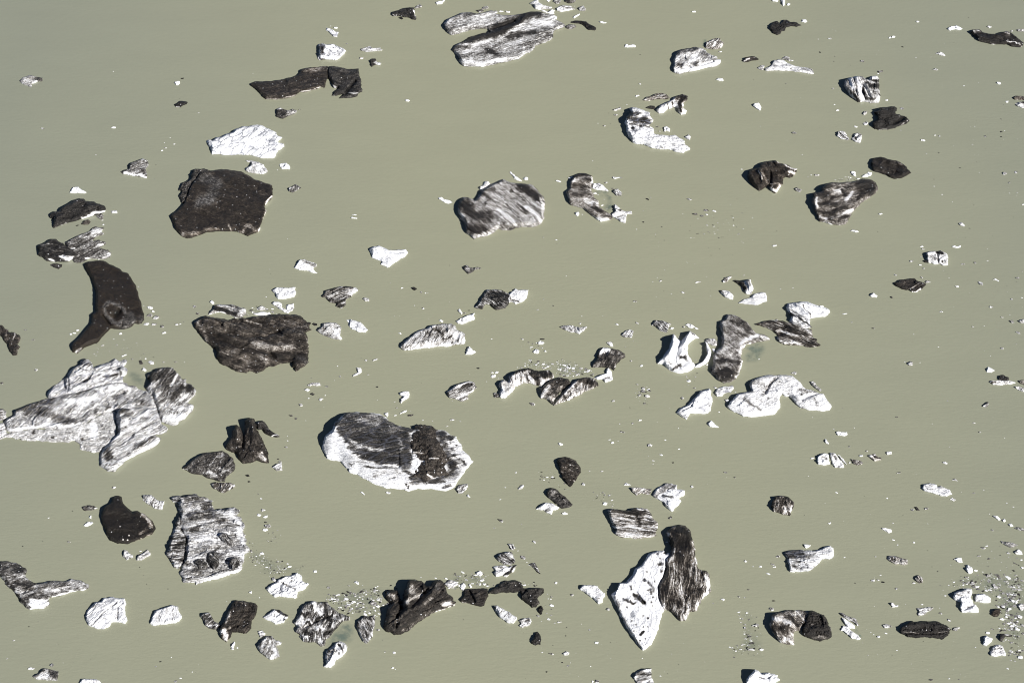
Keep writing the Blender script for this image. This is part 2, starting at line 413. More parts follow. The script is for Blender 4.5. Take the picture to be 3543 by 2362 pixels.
chunk("the striped shell floe", "white shell-shaped ice floe with fine grey ribs just below the white fan iceberg", "A0 2215,1455 2260,1447 2310,1460 B0 40,1465 85,1490 110,1525 118,1560 B1 118,20 70,35 30,32 A1 2260,20 A0 2225,1550 2220,1520 2260,1500 2270,1475", .13, 26, strk=(120, .9), ridges=[(16, 7, "A0 2230,1540 2290,1490 B0 40,1480"), (16, 7, "A0 2270,1560 B0 60,1510")])
chunk("the small white square floe", "small white squarish ice chunk right of the ribbed shell floe", "B0 225,1483 290,1472 312,1492 325,1515 320,1535 245,1530", .03, 22)
berg("the grey cone floe", "grey pointed ice floe with a white foot, left above the big dark plateau", "A0 1090,1553 1120,1535 1165,1522 1180,1470 1240,1450 1290,1432 1335,1450 1345,1485 1325,1560 A1 1330,60 1320,72 1240,55 1180,45 1110,35 1090,15", 34, .5, ops=[(.03, 14, "A1 1120,25 1200,38 1325,62"), (.75, 14, "A1 1100,10 1130,0")], strk=(25, .6))
chunk("the slanted white sliver", "white tapering ice sliver at the top left of centre", "B0 648,252 690,262 735,288 765,290 750,340 715,335 675,295", .06, 20, strk=(-40, .3), crack=1)
berg("the cracked white lump", "white cracked iceberg with a dark hollow on its left, above the long dark slab", "B0 580,400 620,395 655,405 715,398 760,420 800,435 833,465 800,500 770,530 735,548 690,542 625,540 590,550 585,480 570,420", 48, .1, ops=[(.75, 22, "B0 605,430 610,465"), (.6, 14, "B0 600,535 625,540")], strk=(-60, .6), crack=1, facet=.3)
chunk("the thin beaked floe", "thin pale ice chunk with small peak and dark right tip near the cracked white lump", "B0 955,440 1000,432 1045,418 1070,435 1140,432 1168,455 1090,468 1020,475 965,462", .3, 22, ops=[(.02, 10, "B0 1040,430"), (.8, 10, "B0 1155,455")], strk=(0, .8))
chunk(None, "small tan ice chunk below the thin beaked floe", "B0 945,540 955,518 990,520 985,535", .3, 16, tone=.5)
chunk("the small black and grey keel", "small chunk half black half speckled grey, right of the long dark slab's top edge", "B0 1043,545 1065,530 1095,530 1105,560 1150,570 1140,595 1095,590 1070,600 1062,615 1048,590", .85, 28, ops=[(.2, 20, "B0 1110,575 1145,578")])
berg("the long dark slab", "long charcoal iceberg broken in two at a notch, left of the top centre", parts=[
 ('long_arm', dict(outline="B0 -42,755 0,738 90,735 200,725 280,710 330,700 390,675 420,625 500,610 600,600 665,598 672,650 665,715 645,760 640,800 600,790 540,815 440,840 410,835 370,870 300,890 200,905 100,902 60,860 20,820 -20,790", H=44, dirt=.84, ops=[(.45, 8, "B0 100,903 250,897 370,868"), (.3, 8, "B0 420,838 540,812 600,785"), (.2, 10, "B0 615,795"), (.6, 22, "B0 450,640 620,615")], strk=(14, .5), tone=.5, rough=.08, facet=.1)),
 ('broken_end', dict(outline="B0 676,600 760,605 850,625 945,622 950,680 968,720 965,790 980,830 940,850 930,875 850,890 755,895 800,855 740,870 690,868 720,830 760,800 715,800 690,740 669,715", H=40, dirt=.8, ops=[(.97, 14, "B0 905,740 830,830"), (.35, 8, "B0 860,848 935,832"), (.4, 8, "B0 700,745 740,800")], strk=(-20, .3), rough=.14, ridges=[(-30, 16, "B0 905,740 820,840")]))])
chunk("the half dark floe under the slab", "dark left and speckled grey right ice chunk below the long dark slab", "B0 195,1005 200,985 230,972 262,985 310,1000 345,985 385,1000 375,1025 330,1045 300,1055 255,1078 215,1065 195,1060", .78, 30, ops=[(.25, 12, "B0 215,985 250,985"), (.4, 25, "B0 300,1020 370,1005")], rub=10)
berg("the dark fish floe", "dark grey fish-shaped iceberg with a white right flank near the top edge", "B0 1240,110 1300,95 1345,75 1400,68 1445,70 1455,110 1465,155 1460,185 1425,180 1400,165 1350,160 1290,150 1245,150", 34, .84, ops=[(.05, 7, "B0 1452,110 1460,155"), (.4, 10, "B0 1245,140 1270,145")], strk=(-60, .4))
chunk(None, "small speckled ice chunk touching the upper right of the dark fish floe", "B0 1445,75 1470,50 1500,38 1525,60 1500,75 1460,82", .45, 18)
chunk(None, "small white hook-shaped chunk at the top edge left of the great striped berg", "B0 1630,25 1665,12 1690,10 1725,-5 1720,12 1695,40 1650,45", .04, 18)
berg("the great striped berg", "largest iceberg at the top, two long arms banded dark and pale grey", "B0 1710,215 1750,170 1820,140 1875,115 1960,112 2010,125 2100,105 2150,95 2200,130 C0 0,140 60,135 200,105 270,105 340,125 400,130 440,155 430,180 490,210 515,235 490,255 410,285 405,340 370,370 290,400 240,420 215,460 140,500 100,540 0,560 B0 2250,570 2150,590 2060,608 1980,605 1900,605 1870,590 1840,510 1780,455 1815,405 1900,370 1960,330 2060,300 2125,290 2110,265 2050,262 1950,275 1850,310 1780,325 1740,290 1720,265", 48, .38,
 ops=[(.9, 36, "B0 1880,365 2000,350 2150,320 2300,250 C0 60,200 180,130 280,120"), (.85, 26, "B0 2160,262 2280,215 2330,180"), (.85, 22, "C0 0,330 120,300 250,290"), (.8, 26, "C0 0,180 60,165"), (.85, 22, "B0 2100,450 2180,480"), (.6, 20, "C0 100,410 200,390"), (.65, 22, "B0 1820,180 1900,140 2000,125"), (.55, 15, "B0 1930,270 2060,240"), (.12, 24, "B0 1900,560 2060,580 2250,540"), (.15, 26, "C0 230,190 400,230"), (.12, 18, "C0 380,150 430,160"), (.7, 18, "B0 1800,440 1960,420"), (.65, 14, "C0 300,300 400,330")],
 strk=(16, .75), rough=.12, facet=.1, ridges=[(26, 30, "B0 1880,400 2100,330 2300,270 C0 150,170"), (-22, 10, "B0 2120,275 2250,230 2352,190"), (18, 12, "C0 280,290 390,280")], jag=.05)
chunk("the teal-white top cluster", "bluish white broken ice chunk at the top edge above the great striped berg", "C0 185,35 215,15 240,0 270,-6 275,25 310,50 395,65 380,90 320,85 300,95 240,85 225,55", .12, 30, ops=[(.35, 20, "C0 310,70 380,75")])
chunk(None, "small white chunk cut by the top edge above the great striped berg", "C0 330,-5 380,-5 375,12 355,20", .03, 18)
chunk(None, "grey rounded chunk cut by the top edge, just left of a dark one", "C0 395,15 420,-5 485,-5 470,30 430,40", .4, 22)
chunk(None, "dark chunk with a grey side cut by the top edge right of the striped berg", "C0 495,15 520,-5 620,-5 600,22 540,35", .7, 24)
chunk("the white loaf floe", "elongated white loaf-shaped floe above the right tip of the great striped berg", "C0 428,75 480,50 560,55 605,85 540,100 470,112 435,100", .14, 24, ops=[(.5, 8, "C0 480,55 580,90")])
chunk(None, "grey faceted chunk right of the white loaf floe at the top", "C0 618,75 680,52 697,85 690,105 640,100", .35, 22)
chunk(None, "white ice sliver slanting below the grey faceted chunk near the top", "C0 575,155 615,135 645,122 640,140 590,170", .05, 18)
chunk(None, "white jagged ice lying against the upper right edge of the great striped berg", "C0 285,95 320,90 350,110 390,85 415,95 418,130 370,128 305,108", .05, 26)
chunk("the black slug floe", "low black slug-shaped floe off the right tip of the great striped berg", "C0 565,195 620,187 700,195 730,220 775,240 793,265 780,280 720,275 695,250 660,225 600,215 565,210", .93, 20, strk=(-30, .2))
chunk(None, "mottled rubble floe between the great striped berg and the black slug floe", "C0 512,245 550,220 600,225 615,245 570,268 525,262", .6, 20, rub=12)
chunk(None, "thin white fragment with pointed ends right of the black slug floe", "C0 812,190 850,195 892,205 870,215 830,210", .1, 14)
chunk("the white brick floe", "brilliant white brick-shaped floe alone right of the great striped berg", "C0 1045,430 1055,402 1075,400 1080,410 1120,402 1145,408 1150,430", .0, 18)
chunk("the ribbed floe", "light brown ribbed ice chunk with teal left edge above the pale slab", "C0 1775,430 1780,385 1800,375 1880,345 1915,350 1920,370 1950,395 1935,425 1890,448 1830,450 1785,440", .36, 30, strk=(50, 1.2), tone=.5, shelves=[("C0 1745,420 1750,360 1795,355 1800,400 1780,425", 1, 0)])
berg("the pale mottled slab", "pale grey iceberg with dark smudges and a crumbly white lower rim, upper right", "C0 1490,540 1500,500 1540,455 1600,440 1690,425 1750,435 1800,480 1840,500 1880,510 1885,535 1918,540 1920,565 1890,595 1850,610 1800,615 1750,625 1700,640 1620,655 1550,675 1490,660 1480,610 1490,575", 46, .3, ops=[(.6, 20, "C0 1520,480 1600,450 1700,432"), (.0, 34, "C0 1680,510"), (.8, 22, "C0 1545,590"), (.8, 24, "C0 1690,580"), (.5, 20, "C0 1620,600"), (.02, 20, "C0 1500,640 1600,638 1720,618 1850,580 1900,552"), (.45, 20, "C0 1760,480 1800,540")], strk=(40, .5), ridges=[(20, 30, "C0 1560,480 1700,450"), (-14, 8, "C0 1550,625 1700,600 1850,560")], crack=.3)
chunk(None, "pale blue-white broken chunk below the pale mottled slab", "C0 1868,722 1895,705 1940,712 1942,738 1900,732", .02, 18)
chunk("the dark wedge floe", "small dark wedge-shaped floe with a tan lower edge right of the pale mottled slab", "C0 2110,550 2140,520 2200,508 2240,520 2270,540 2235,550 2180,558 2130,568", .85, 26, ops=[(.2, 10, "C0 2120,555 2180,530")], tone=.3)
chunk(None, "little grey-white chunk with a dark centre at the left end of the bone-shaped floe", "C0 2243,620 2280,590 2320,590 2310,612 2300,640 2265,630", .3, 18)
berg("the bone-shaped floe", "long white bone-shaped floe tapering to the right, upper right", "D0 5,620 60,595 90,545 130,538 180,545 220,575 290,600 370,610 420,615 445,640 455,670 400,670 330,655 260,645 180,645 100,640 40,648 10,640", 30, .14, ops=[(.3, 14, "D0 330,625 430,635"), (.6, 6, "D0 420,630 425,660")], strk=(-15, .5), crack=.7)
chunk(None, "flat grey triangular chunk behind the bone-shaped floe", "D0 155,530 205,507 235,520 230,540 275,545 260,555 200,548", .4, 16)
chunk(None, "white chunk cut by the top edge, left of the pair above the black comma floe", "D0 60,-5 130,-5 125,20 80,15", .04, 20)
chunk(None, "tall white chunk cut by the top edge with a teal shaded left side", "D0 150,-5 195,-5 190,50 170,60 160,20", .04, 30)
chunk(None, "small white diamond chunk just right of the tall one at the top edge", "D0 205,50 215,30 243,35 230,55", .04, 18)
berg("the black comma floe", "black comma-shaped floe with a thin tail pointing right, near the top edge", "D0 50,265 60,225 75,205 120,190 150,215 175,180 210,180 240,200 300,205 350,235 300,248 250,240 205,250 195,280 160,285 150,310 120,322 80,305", 28, .92, ops=[(.6, 5, "D0 330,238 380,240"), (.8, 25, "D0 100,280 140,300")], rub=14, jag=.1)
chunk(None, "bright white chip pair just above the tail of the black comma floe", "D0 335,200 345,178 380,178 395,200 370,208", .02, 16)
chunk("the white moustache floe", "clean white moustache-shaped floe near the top right corner", "D0 1655,265 1690,240 1740,230 1770,245 1798,262 1780,272 1730,268 1680,280", .0, 20)
berg("the dark caterpillar berg", "dark elongated iceberg with a pale ridge line at the top right corner", "D0 1860,290 1885,268 1950,268 1975,290 2030,305 2090,310 2140,290 2200,282 2240,300 2280,330 2330,375 2352,385 2340,415 2310,433 2240,425 2200,405 2140,405 2070,405 2000,390 1940,375 1930,345 1890,325", 42, .86, ops=[(.4, 12, "D0 1915,290 1960,280"), (.35, 12, "D0 2190,295 2230,305"), (.15, 6, "D0 2190,372 2260,380 2330,395"), (.2, 8, "D0 2060,400 2130,405"), (.2, 6, "D0 2335,410")], strk=(-22, .5), tone=.2)
chunk(None, "grey speckled chunk at the right edge above the dark caterpillar berg", "D0 2280,270 2320,262 2362,265 2362,290 2300,288", .4, 18)
chunk(None, "small cream chunk above the middle of the dark caterpillar berg", "D0 2010,243 2030,232 2065,245 2040,258", .2, 16)
chunk("the lilac fin floe", "flat lilac-white triangular floe below the white moustache floe", "D0 1545,488 1590,468 1625,482 1643,510 1600,505", .16, 14)
chunk(None, "small pale floe with two humps left below the lilac fin floe", "D0 1515,630 1550,617 1580,632 1560,642", .25, 14)
berg("the zebra-ribbed berg", "iceberg with steep ribs alternating white and dark like a zebra, upper right", "D0 718,775 735,725 780,700 850,688 890,690 920,715 950,720 965,690 1025,685 1045,720 1042,790 1050,850 1052,900 1035,935 950,930 880,925 850,928 800,890 770,850 740,810", 62, .3,
 ops=[(.85, 15, "D0 815,830 850,915"), (.0, 16, "D0 790,715 810,800"), (.5, 14, "D0 765,740 790,830"), (.0, 18, "D0 835,700 870,800 890,900"), (.85, 22, "D0 930,750 960,790 1030,780"), (.8, 14, "D0 985,725 1040,735"), (.3, 16, "D0 970,830 1020,850"), (.88, 12, "D0 1038,845"), (.75, 12, "D0 890,790 920,850"), (.7, 12, "D0 930,880 980,900"), (.02, 9, "D0 1000,915 1045,880"), (.05, 16, "D0 970,695 1020,695")],
 strk=(-70, .5), ridges=[(46, 14, "D0 790,710 850,830 870,920"), (34, 12, "D0 845,700 900,800 950,920"), (30, 14, "D0 930,770 1000,900"), (-40, 10, "D0 815,720 850,860"), (-34, 10, "D0 890,760 920,900")], facet=.1)
berg("the dark stump berg", "rough black iceberg with a square neck rising from a curved base, upper right", "D0 992,1018 1035,1000 1050,975 1130,965 1180,963 1205,975 1197,1030 1240,1045 1295,1058 1315,1085 1300,1110 1250,1135 1170,1165 1100,1175 1040,1180 990,1160 982,1110 1030,1080 1025,1045", 46, .9, ops=[(.2, 8, "D0 1300,1100"), (.55, 7, "D0 1050,1172 1180,1160 1280,1120")], rub=26, jag=.12, tone=.1, ridges=[(-30, 20, "D0 1170,1120 1260,1070")])
chunk(None, "small grey two-part lump left of the dark stump berg", "D0 890,1030 905,1005 932,1005 930,1030 905,1045", .35, 20)
chunk(None, "small pale ridged lump lower left of the dark stump berg's shoulder", "D0 893,1120 925,1097 947,1112 915,1137", .25, 20)
chunk("the cockle floe", "light grey cockle-shaped floe with a dark centre line, left below the dark stump", "D0 662,1215 670,1185 710,1183 735,1195 750,1225 778,1262 760,1272 700,1260 665,1240", .26, 22, ops=[(.6, 6, "D0 690,1210 760,1265")], strk=(-45, .9))
chunk("the crab floe", "angular white and brown floe just right of the cockle-shaped one", "D0 785,1250 815,1240 825,1205 850,1200 885,1215 885,1260 870,1300 840,1290 800,1270", .2, 28, ops=[(.9, 10, "D0 825,1240 830,1262"), (.6, 10, "D0 860,1210 885,1215")], rub=12)
chunk(None, "brown rounded floe at the right edge above a lilac one", "D0 2250,885 2275,865 2330,868 2362,880 2362,912 2300,905 2265,905", .62, 22, tone=.6)
chunk(None, "lilac-white pointed floe at the right edge under the brown rounded one", "D0 2265,935 2300,925 2362,915 2362,985 2290,962", .25, 22, ops=[(.7, 12, "D0 2330,930 2360,940")])
berg("the dark almond berg", "dark almond-shaped iceberg with faint slanting grooves, right of the piebald berg", "D0 980,1430 1010,1425 1060,1418 1130,1440 1210,1455 1270,1490 1300,1530 D1 1335,20 1290,50 1240,72 1180,80 1140,65 1090,40 1020,18 985,5 D0 978,1520", 40, .9, ops=[(.7, 6, "D0 1180,1460 1290,1520"), (.78, 8, "D0 1000,1540 1120,1560")], strk=(-22, .5), tone=.5)
chunk("the brown leaf floe", "brown veined leaf-shaped floe left of the small arch berg", "C0 1203,910 1250,875 1320,850 1380,840 1430,855 1462,885 1420,902 1330,900 1240,915", .48, 20, strk=(12, 1.2), tone=.6, ridges=[(10, 6, "C0 1230,905 1320,870 1440,880")])
berg("the small arch berg", "hook-shaped berg with a white segmented arm and a black head, upper right of centre", "C0 1335,990 1370,950 1430,925 1480,900 1510,870 1570,850 1625,870 1615,910 1580,935 1575,970 1612,1000 1600,1030 1560,1042 1540,1025 1535,985 1500,970 1440,990 1400,1025 1360,1030 1340,1015", 44, .12, ops=[(.92, 30, "C0 1530,880 1590,885 1560,930"), (.9, 20, "C0 1550,950 1558,1000"), (.2, 14, "C0 1585,1010"), (.6, 6, "C0 1425,935 1440,985"), (.6, 6, "C0 1470,915 1490,965"), (.02, 18, "C0 1365,1000")], strk=(-60, .4), tone=.4)
chunk(None, "small dark pointed floe between the brown leaf floe and the C-shaped berg", "C0 1232,978 1275,955 1320,958 1328,990 1290,990 1260,985", .85, 20)
berg("the C-shaped berg", "C-shaped iceberg, dark domed head and long crumbly white tail, upper right of centre", "C0 1045,1110 1060,1060 1100,1015 1090,980 1120,970 1160,975 1230,1000 1280,1020 1310,1080 1300,1110 1270,1140 1310,1160 1320,1210 1400,1220 1450,1230 1500,1220 1560,1255 1595,1275 1600,1310 1645,1340 1640,1360 1580,1388 1520,1380 1480,1360 1400,1355 1300,1345 1220,1310 1160,1308 1120,1290 1080,1240 1060,1180", 62, .05,
 ops=[(.85, 36, "C0 1100,1060 1170,1090 1270,1095"), (.7, 22, "C0 1080,1030 1180,1030"), (.1, 18, "C0 1190,1045"), (.2, 22, "C0 1270,1040 1300,1090"), (.97, 15, "C0 1115,1165"), (.97, 13, "C0 1185,1142"), (.5, 8, "C0 1100,1130 1270,1150"), (.9, 8, "C0 1390,1332"), (.1, 60, "C0 1350,1270 1560,1300")], strk=(10, .5), crack=.8, rub=14, tilt=(165, .7), ridges=[(-40, 16, "C0 1115,1165"), (-30, 12, "C0 1185,1142"), (30, 40, "C0 1140,1050 1260,1060"), (14, 30, "C0 1150,1260 1200,1200")])
chunk(None, "small white angular floe above the tail of the C-shaped berg", "C0 1400,1150 1430,1143 1460,1165 1455,1195 1425,1185 1408,1200", .04, 22)
chunk(None, "small greyish triangular floe beyond the tail tip of the C-shaped berg", "C0 1588,1240 1625,1215 1650,1235 1640,1270 1620,1262", .18, 20)
chunk("the lone white popcorn floe", "lone white knobbly floe right of the small arch berg", "C0 2205,960 2220,935 2260,930 2285,970 2275,1003 2240,985", .04, 24, rub=12)
berg("the dark heart berg", "dark brown heart-shaped berg with white crumbling right rim and white lower tip", "C0 2165,1568 2190,1530 2270,1510 2275,1485 2300,1465 D0 0,1462 50,1455 105,1450 150,1475 200,1485 260,1520 305,1525 300,1560 D1 300,10 280,40 235,70 200,60 175,75 175,120 140,160 100,212 60,180 50,150 30,150 C1 2300,170 2265,190 2230,160 2180,110 2160,60", 58, .86, ops=[(.12, 14, "D0 140,1475 200,1500 300,1535"), (.2, 16, "D0 240,1560 D1 270,30"), (.5, 8, "D1 -20,20 20,90 40,140"), (.05, 20, "D1 60,165 110,190 150,135"), (.5, 8, "D1 60,110 170,120"), (.2, 8, "C1 2265,20 2290,90")], strk=(-65, .5), tone=.7, ridges=[(34, 16, "C1 2270,0 2310,90 2330,150"), (-24, 12, "D1 60,20 60,110")])

# --- second row
chunk("the teal-centred chip", "white chip with a teal middle floating at the left above the dark hump", "A1 625,203 660,150 710,148 740,175 785,195 770,208 700,205", .06, 18, shelves=[("A1 640,205 680,165 740,150 790,195 760,210", 1, 0)])
berg("the dark hump berg", "dark humped iceberg with a white lower right lip at the left side", "A1 445,430 450,395 480,368 530,365 560,330 610,300 660,265 720,250 760,255 775,275 850,280 900,300 950,322 950,375 900,400 860,405 800,425 720,445 680,462 600,480 520,510 475,522 485,470 480,440", 50, .86, ops=[(.08, 13, "A1 740,432 820,400 880,372 945,362"), (.5, 9, "A1 500,505 600,478")], strk=(20, .4), rub=14, ridges=[(24, 26, "A1 560,350 720,275 930,330")])
chunk(None, "small round brown lump below the dark hump berg", "A1 730,490 760,450 800,440 825,465 800,492", .75, 24, tone=.3)
chunk(None, "small mottled chunk tucked under the right end of the dark hump berg", "A1 860,410 925,390 935,440 905,445", .5, 20)
chunk(None, "tiny pair of white and grey chips right of the dark hump berg", "A1 1003,365 1060,362 1064,385 1030,388 1010,390", .1, 14)
berg("the gravelly wedge berg", "gravel-covered berg opening into two arms on the right, white lower edge, left side", parts=[
 ('dark_head', dict(outline="A1 330,690 360,665 420,640 450,618 510,618 570,655 640,700 690,720 700,775 620,825 550,828 420,820 380,785 335,765 345,715", H=50, dirt=.82, ops=[(.04, 18, "A1 560,790 690,800"), (.2, 12, "A1 430,800 470,805"), (.6, 14, "A1 350,690 430,660")], strk=(-12, .8))),
 ('gravel_arms', dict(outline="A1 570,660 640,620 720,580 780,560 830,520 870,505 942,520 945,575 900,590 860,610 840,640 950,642 958,670 900,700 940,710 985,715 1000,775 960,800 860,800 800,800 760,825 700,838 640,800 600,740", H=28, dirt=.6, ops=[(.1, 22, "A1 850,540 935,545"), (.1, 14, "A1 895,675 940,660"), (.2, 14, "A1 920,780 990,760"), (.05, 10, "A1 770,800 840,795 900,800"), (.05, 8, "A1 640,700 680,705"), (.3, 12, "A1 730,590 880,585")], strk=(25, .6), rub=22, jag=.12))])
chunk("the little black nut floe", "little black nut-shaped chunk with a white end under the gravelly wedge berg", "A1 450,855 480,840 560,848 562,870 530,895 490,880", .8, 22, ops=[(.1, 9, "A1 540,860")])
berg("the brown crescent berg", "big smooth brown crescent iceberg with a round hole and grey collar, left side", "A1 755,850 800,820 880,812 940,815 1000,850 1080,885 1110,915 1155,925 1190,975 1225,1030 1250,1100 1275,1180 1305,1300 1305,1350 1280,1385 1245,1390 1215,1385 1180,1420 1120,1437 1060,1435 1000,1430 960,1470 920,1510 A2 890,10 840,30 760,62 700,115 650,100 640,60 655,15 A1 700,1520 760,1450 820,1380 825,1300 865,1270 860,1200 865,1130 850,1060 825,980 785,920", 66, .93,
 ops=[(.66, 20, "A1 930,1230 1000,1190 1090,1220 1130,1290 1160,1340 1050,1390 980,1330 940,1250", 't'), (.72, 34, "A1 1180,1290 1200,1360 1100,1420", 't'), (.75, 40, "A1 1270,1330 1285,1370", 't'), (.93, 30, "A1 1055,1290", 't'), (.6, 8, "A1 1060,1400 1190,1410", 't'), (.35, 12, "A2 680,100 740,70", 't')],
 strk=(-50, .12), tone=1, rough=.05, facet=.05, ew=.3, tilt=(170, .5), ridges=[(-52, 38, "A1 1055,1295"), (5, 22, "A1 940,1230 1000,1195 1100,1220 1140,1300"), (-20, 8, "A1 925,1310 1010,1420"), (-16, 6, "A1 1105,1370 1105,1430")], jag=.04)
berg("the big dark plateau", "big flat dark iceberg with a curved waist and pale scraped lower edge, left of centre", parts=[
 ('rubble_shoulder', dict(outline="A1 1640,300 1615,240 1640,190 1600,185 1640,110 1720,50 1745,5 A0 1715,1555 1770,1525 1850,1522 1900,1540 A1 1850,60 1780,110 1720,220 1690,280", H=36, dirt=.78, rub=20, jag=.1, strk=(50, .3))),
 ('plateau', dict(outline="A1 1535,415 1600,360 1650,310 1690,220 1720,140 1775,62 1800,20 A0 1850,1545 1930,1542 1960,1535 2050,1530 2150,1545 2210,1568 A1 2240,40 B1 0,80 80,105 150,125 170,165 170,235 130,280 95,320 110,370 85,420 70,470 50,550 0,570 A1 2240,598 2190,575 2140,555 2050,553 1960,552 1870,560 1810,585 1740,610 1690,617 1640,595 1605,560 1570,490", H=54, dirt=.86, ops=[(.66, 60, "A1 1850,60 1960,110 1900,250 1800,300", 't'), (.55, 20, "A1 1640,585 1780,560"), (.64, 20, "A1 1850,520 1960,530"), (.58, 22, "A1 2180,560 2240,500 2330,550"), (.05, 7, "B1 160,230 95,320 105,400 60,500 40,550"), (.5, 12, "A1 2060,490 2100,540")], strk=(-28, .35), tone=.7, rough=.06, facet=.07, ew=.3, tilt=(160, .5)))])
chunk("the grey pillow chunk", "small grey cushion-shaped chunk right of the big dark plateau", "B1 300,155 340,145 375,122 405,140 425,158 390,180 350,202 310,190", .5, 22, ops=[(.1, 12, "B1 315,165")], strk=(60, .6))
chunk(None, "lone bright white chip in open water between the plateau and the domed berg", "B1 865,428 885,416 935,430 925,438 890,436", .0, 14)
chunk(None, "thin bluish sliver just above the lone bright white chip", "B1 868,402 900,394 935,400 915,407", .05, 8)
berg("the domed banded berg", "round domed iceberg with slanting light and dark bands, right of the top centre", "B1 1835,340 1850,280 1885,240 1935,240 1990,265 2020,235 2060,170 2150,120 2250,75 C1 0,100 90,118 200,122 260,170 310,230 330,290 325,360 325,430 290,485 220,515 150,512 60,520 20,545 B1 2290,545 2210,530 2160,570 2100,595 2020,608 1985,625 1950,590 1915,570 1905,490 1870,450 1840,390", 66, .4,
 ops=[(.78, 60, "B1 1920,300 1990,400 2120,420"), (.84, 44, "B1 1960,530 2070,550"), (.8, 40, "C1 100,150 190,190 260,240"), (.55, 30, "B1 2060,220 2150,170"), (.8, 16, "B1 2100,300"), (.7, 22, "C1 20,180"), (.6, 20, "B1 2250,520 C1 80,500"), (.78, 14, "C1 20,520 100,510"), (.7, 16, "C1 80,320 160,380"), (.55, 16, "C1 0,340 90,420"), (.1, 22, "C1 150,330 290,440"), (.12, 20, "B1 2200,350 C1 40,450"), (.2, 14, "B1 1870,380 1900,440"), (.15, 10, "B1 2040,603 2140,575"), (.1, 14, "C1 280,270 320,330")],
 strk=(-38, .7), rough=.06, facet=.06, ew=.5, tilt=(170, .45), tone=.2, ridges=[(12, 20, "B1 2100,300 2300,500"), (12, 20, "B1 2250,250 C1 180,480")])
chunk(None, "small white block with a brown base leaning on the upper left of the domed berg", "B1 2080,100 2115,95 2135,120 2090,160 2045,180 2025,150 2060,135", .12, 26, ops=[(.8, 12, "B1 2040,155")])
chunk("the white zigzag", "white zigzag ice fragment left of the domed banded berg", "B1 1660,245 1690,238 1720,262 1770,270 1800,290 1755,303 1710,285 1670,262", .02, 14)
chunk(None, "thin white trail of ice reaching down to the top of the domed berg", "C1 0,15 30,20 60,50 120,90 120,102 70,90 40,55", .05, 14)
chunk(None, "small white crumbly chip at the lower end of the thin white trail", "C1 130,75 155,55 178,65 170,90 145,88", .05, 16)
berg("the clean white ray", "clean white iceberg with a notched top and pointed foot in open water left of centre", "B1 1035,715 1075,685 1125,678 1170,695 1215,718 1290,715 1370,710 1390,745 1360,785 1290,825 1235,860 1205,880 1140,850 1150,825 1100,805 1060,790 1060,760", 40, .02, strk=(-10, .2), crack=.6, facet=.25, ridges=[(-14, 6, "B1 1215,725 1290,745 1370,735")], lean=.7)
chunk("the white bird floe", "white bird-shaped floe with a grey wing, below right of the big dark plateau", "B1 355,882 385,835 410,805 450,800 500,820 565,845 560,870 535,880 545,905 578,932 520,925 470,905 400,900", .04, 28, ops=[(.42, 12, "B1 430,812 500,828"), (.4, 12, "B1 510,840 560,860")])
chunk("the white tooth floe", "white tooth-shaped floe with fluted top above the big folded dark berg", "B1 150,1085 200,1055 260,1058 375,1052 370,1080 378,1105 365,1142 290,1160 215,1163 190,1120", .06, 28, strk=(80, .7))
chunk("the white cradle floe", "white cradle-shaped ice with a water gap, just above the big folded dark berg", "B1 155,1205 175,1182 215,1185 250,1200 245,1235 290,1255 300,1210 360,1195 345,1270 300,1290 255,1270 195,1230", .12, 26)
berg("the fluted grey berg", "fluted iceberg, dark lower left and bright upper right, left of centre", "B1 605,1135 640,1085 720,1060 790,1045 880,1050 935,1065 940,1085 880,1140 835,1165 825,1220 790,1250 735,1230 745,1205 680,1190 650,1155 610,1145", 38, .5, ops=[(.8, 16, "B1 770,1225 810,1235"), (.74, 26, "B1 630,1140 720,1185 800,1200"), (.06, 24, "B1 870,1120 925,1080"), (.8, 10, "B1 800,1052 900,1062"), (.85, 8, "B1 850,1142")], strk=(22, 1.1), tone=.2)
chunk(None, "small pale rounded floe right of the fluted grey berg", "B1 975,1165 990,1147 1040,1155 1038,1185 1000,1182", .22, 18)
chunk("the small black kite floe", "small black kite-shaped chip in open water left of the fan berg", "B1 1420,1055 1445,1050 1478,1065 1450,1087 1425,1075", .92, 16)
chunk("the small grey cone floe", "small dark grey pointed floe above the fan-grooved berg", "B1 1885,870 1920,853 1950,875 2020,870 2060,885 1990,905 1965,925 1930,940 1900,905", .6, 24, ops=[(.2, 9, "B1 1920,865")])
berg("the fan-grooved berg", "dark iceberg with curved fan grooves joined to a white block on its right, centre", parts=[
 ('grooved_fan', dict(outline="B1 1985,1235 2030,1190 2060,1140 2080,1100 2100,1075 2180,1072 2240,1080 2290,1110 2340,1120 C1 10,1150 0,1180 B1 2300,1210 2270,1245 2180,1262 2130,1215 2090,1210 2065,1255 2010,1250", H=40, dirt=.66, ops=[(.25, 10, "B1 2090,1085 2200,1080"), (.2, 9, "B1 2010,1235 2060,1190"), (.3, 12, "B1 2260,1105 2320,1130")], strk=(-30, 1.0), ridges=[(16, 6, "B1 2100,1110 2220,1130 2300,1200"), (14, 6, "B1 2100,1150 2180,1180 2230,1240")])),
 ('white_block', dict(outline="C1 -10,1130 20,1095 60,1065 85,1080 178,1078 170,1125 120,1190 60,1210 30,1190 0,1200 B1 2290,1170", H=36, dirt=.06, ops=[(.55, 9, "C1 30,1170 100,1195"), (.4, 12, "C1 0,1130 20,1170")], strk=(-20, .4), facet=.3))])
chunk(None, "small white stub left above the white striding floe", "B1 1835,1262 1860,1245 1872,1270 1885,1290 1868,1300", .04, 18)
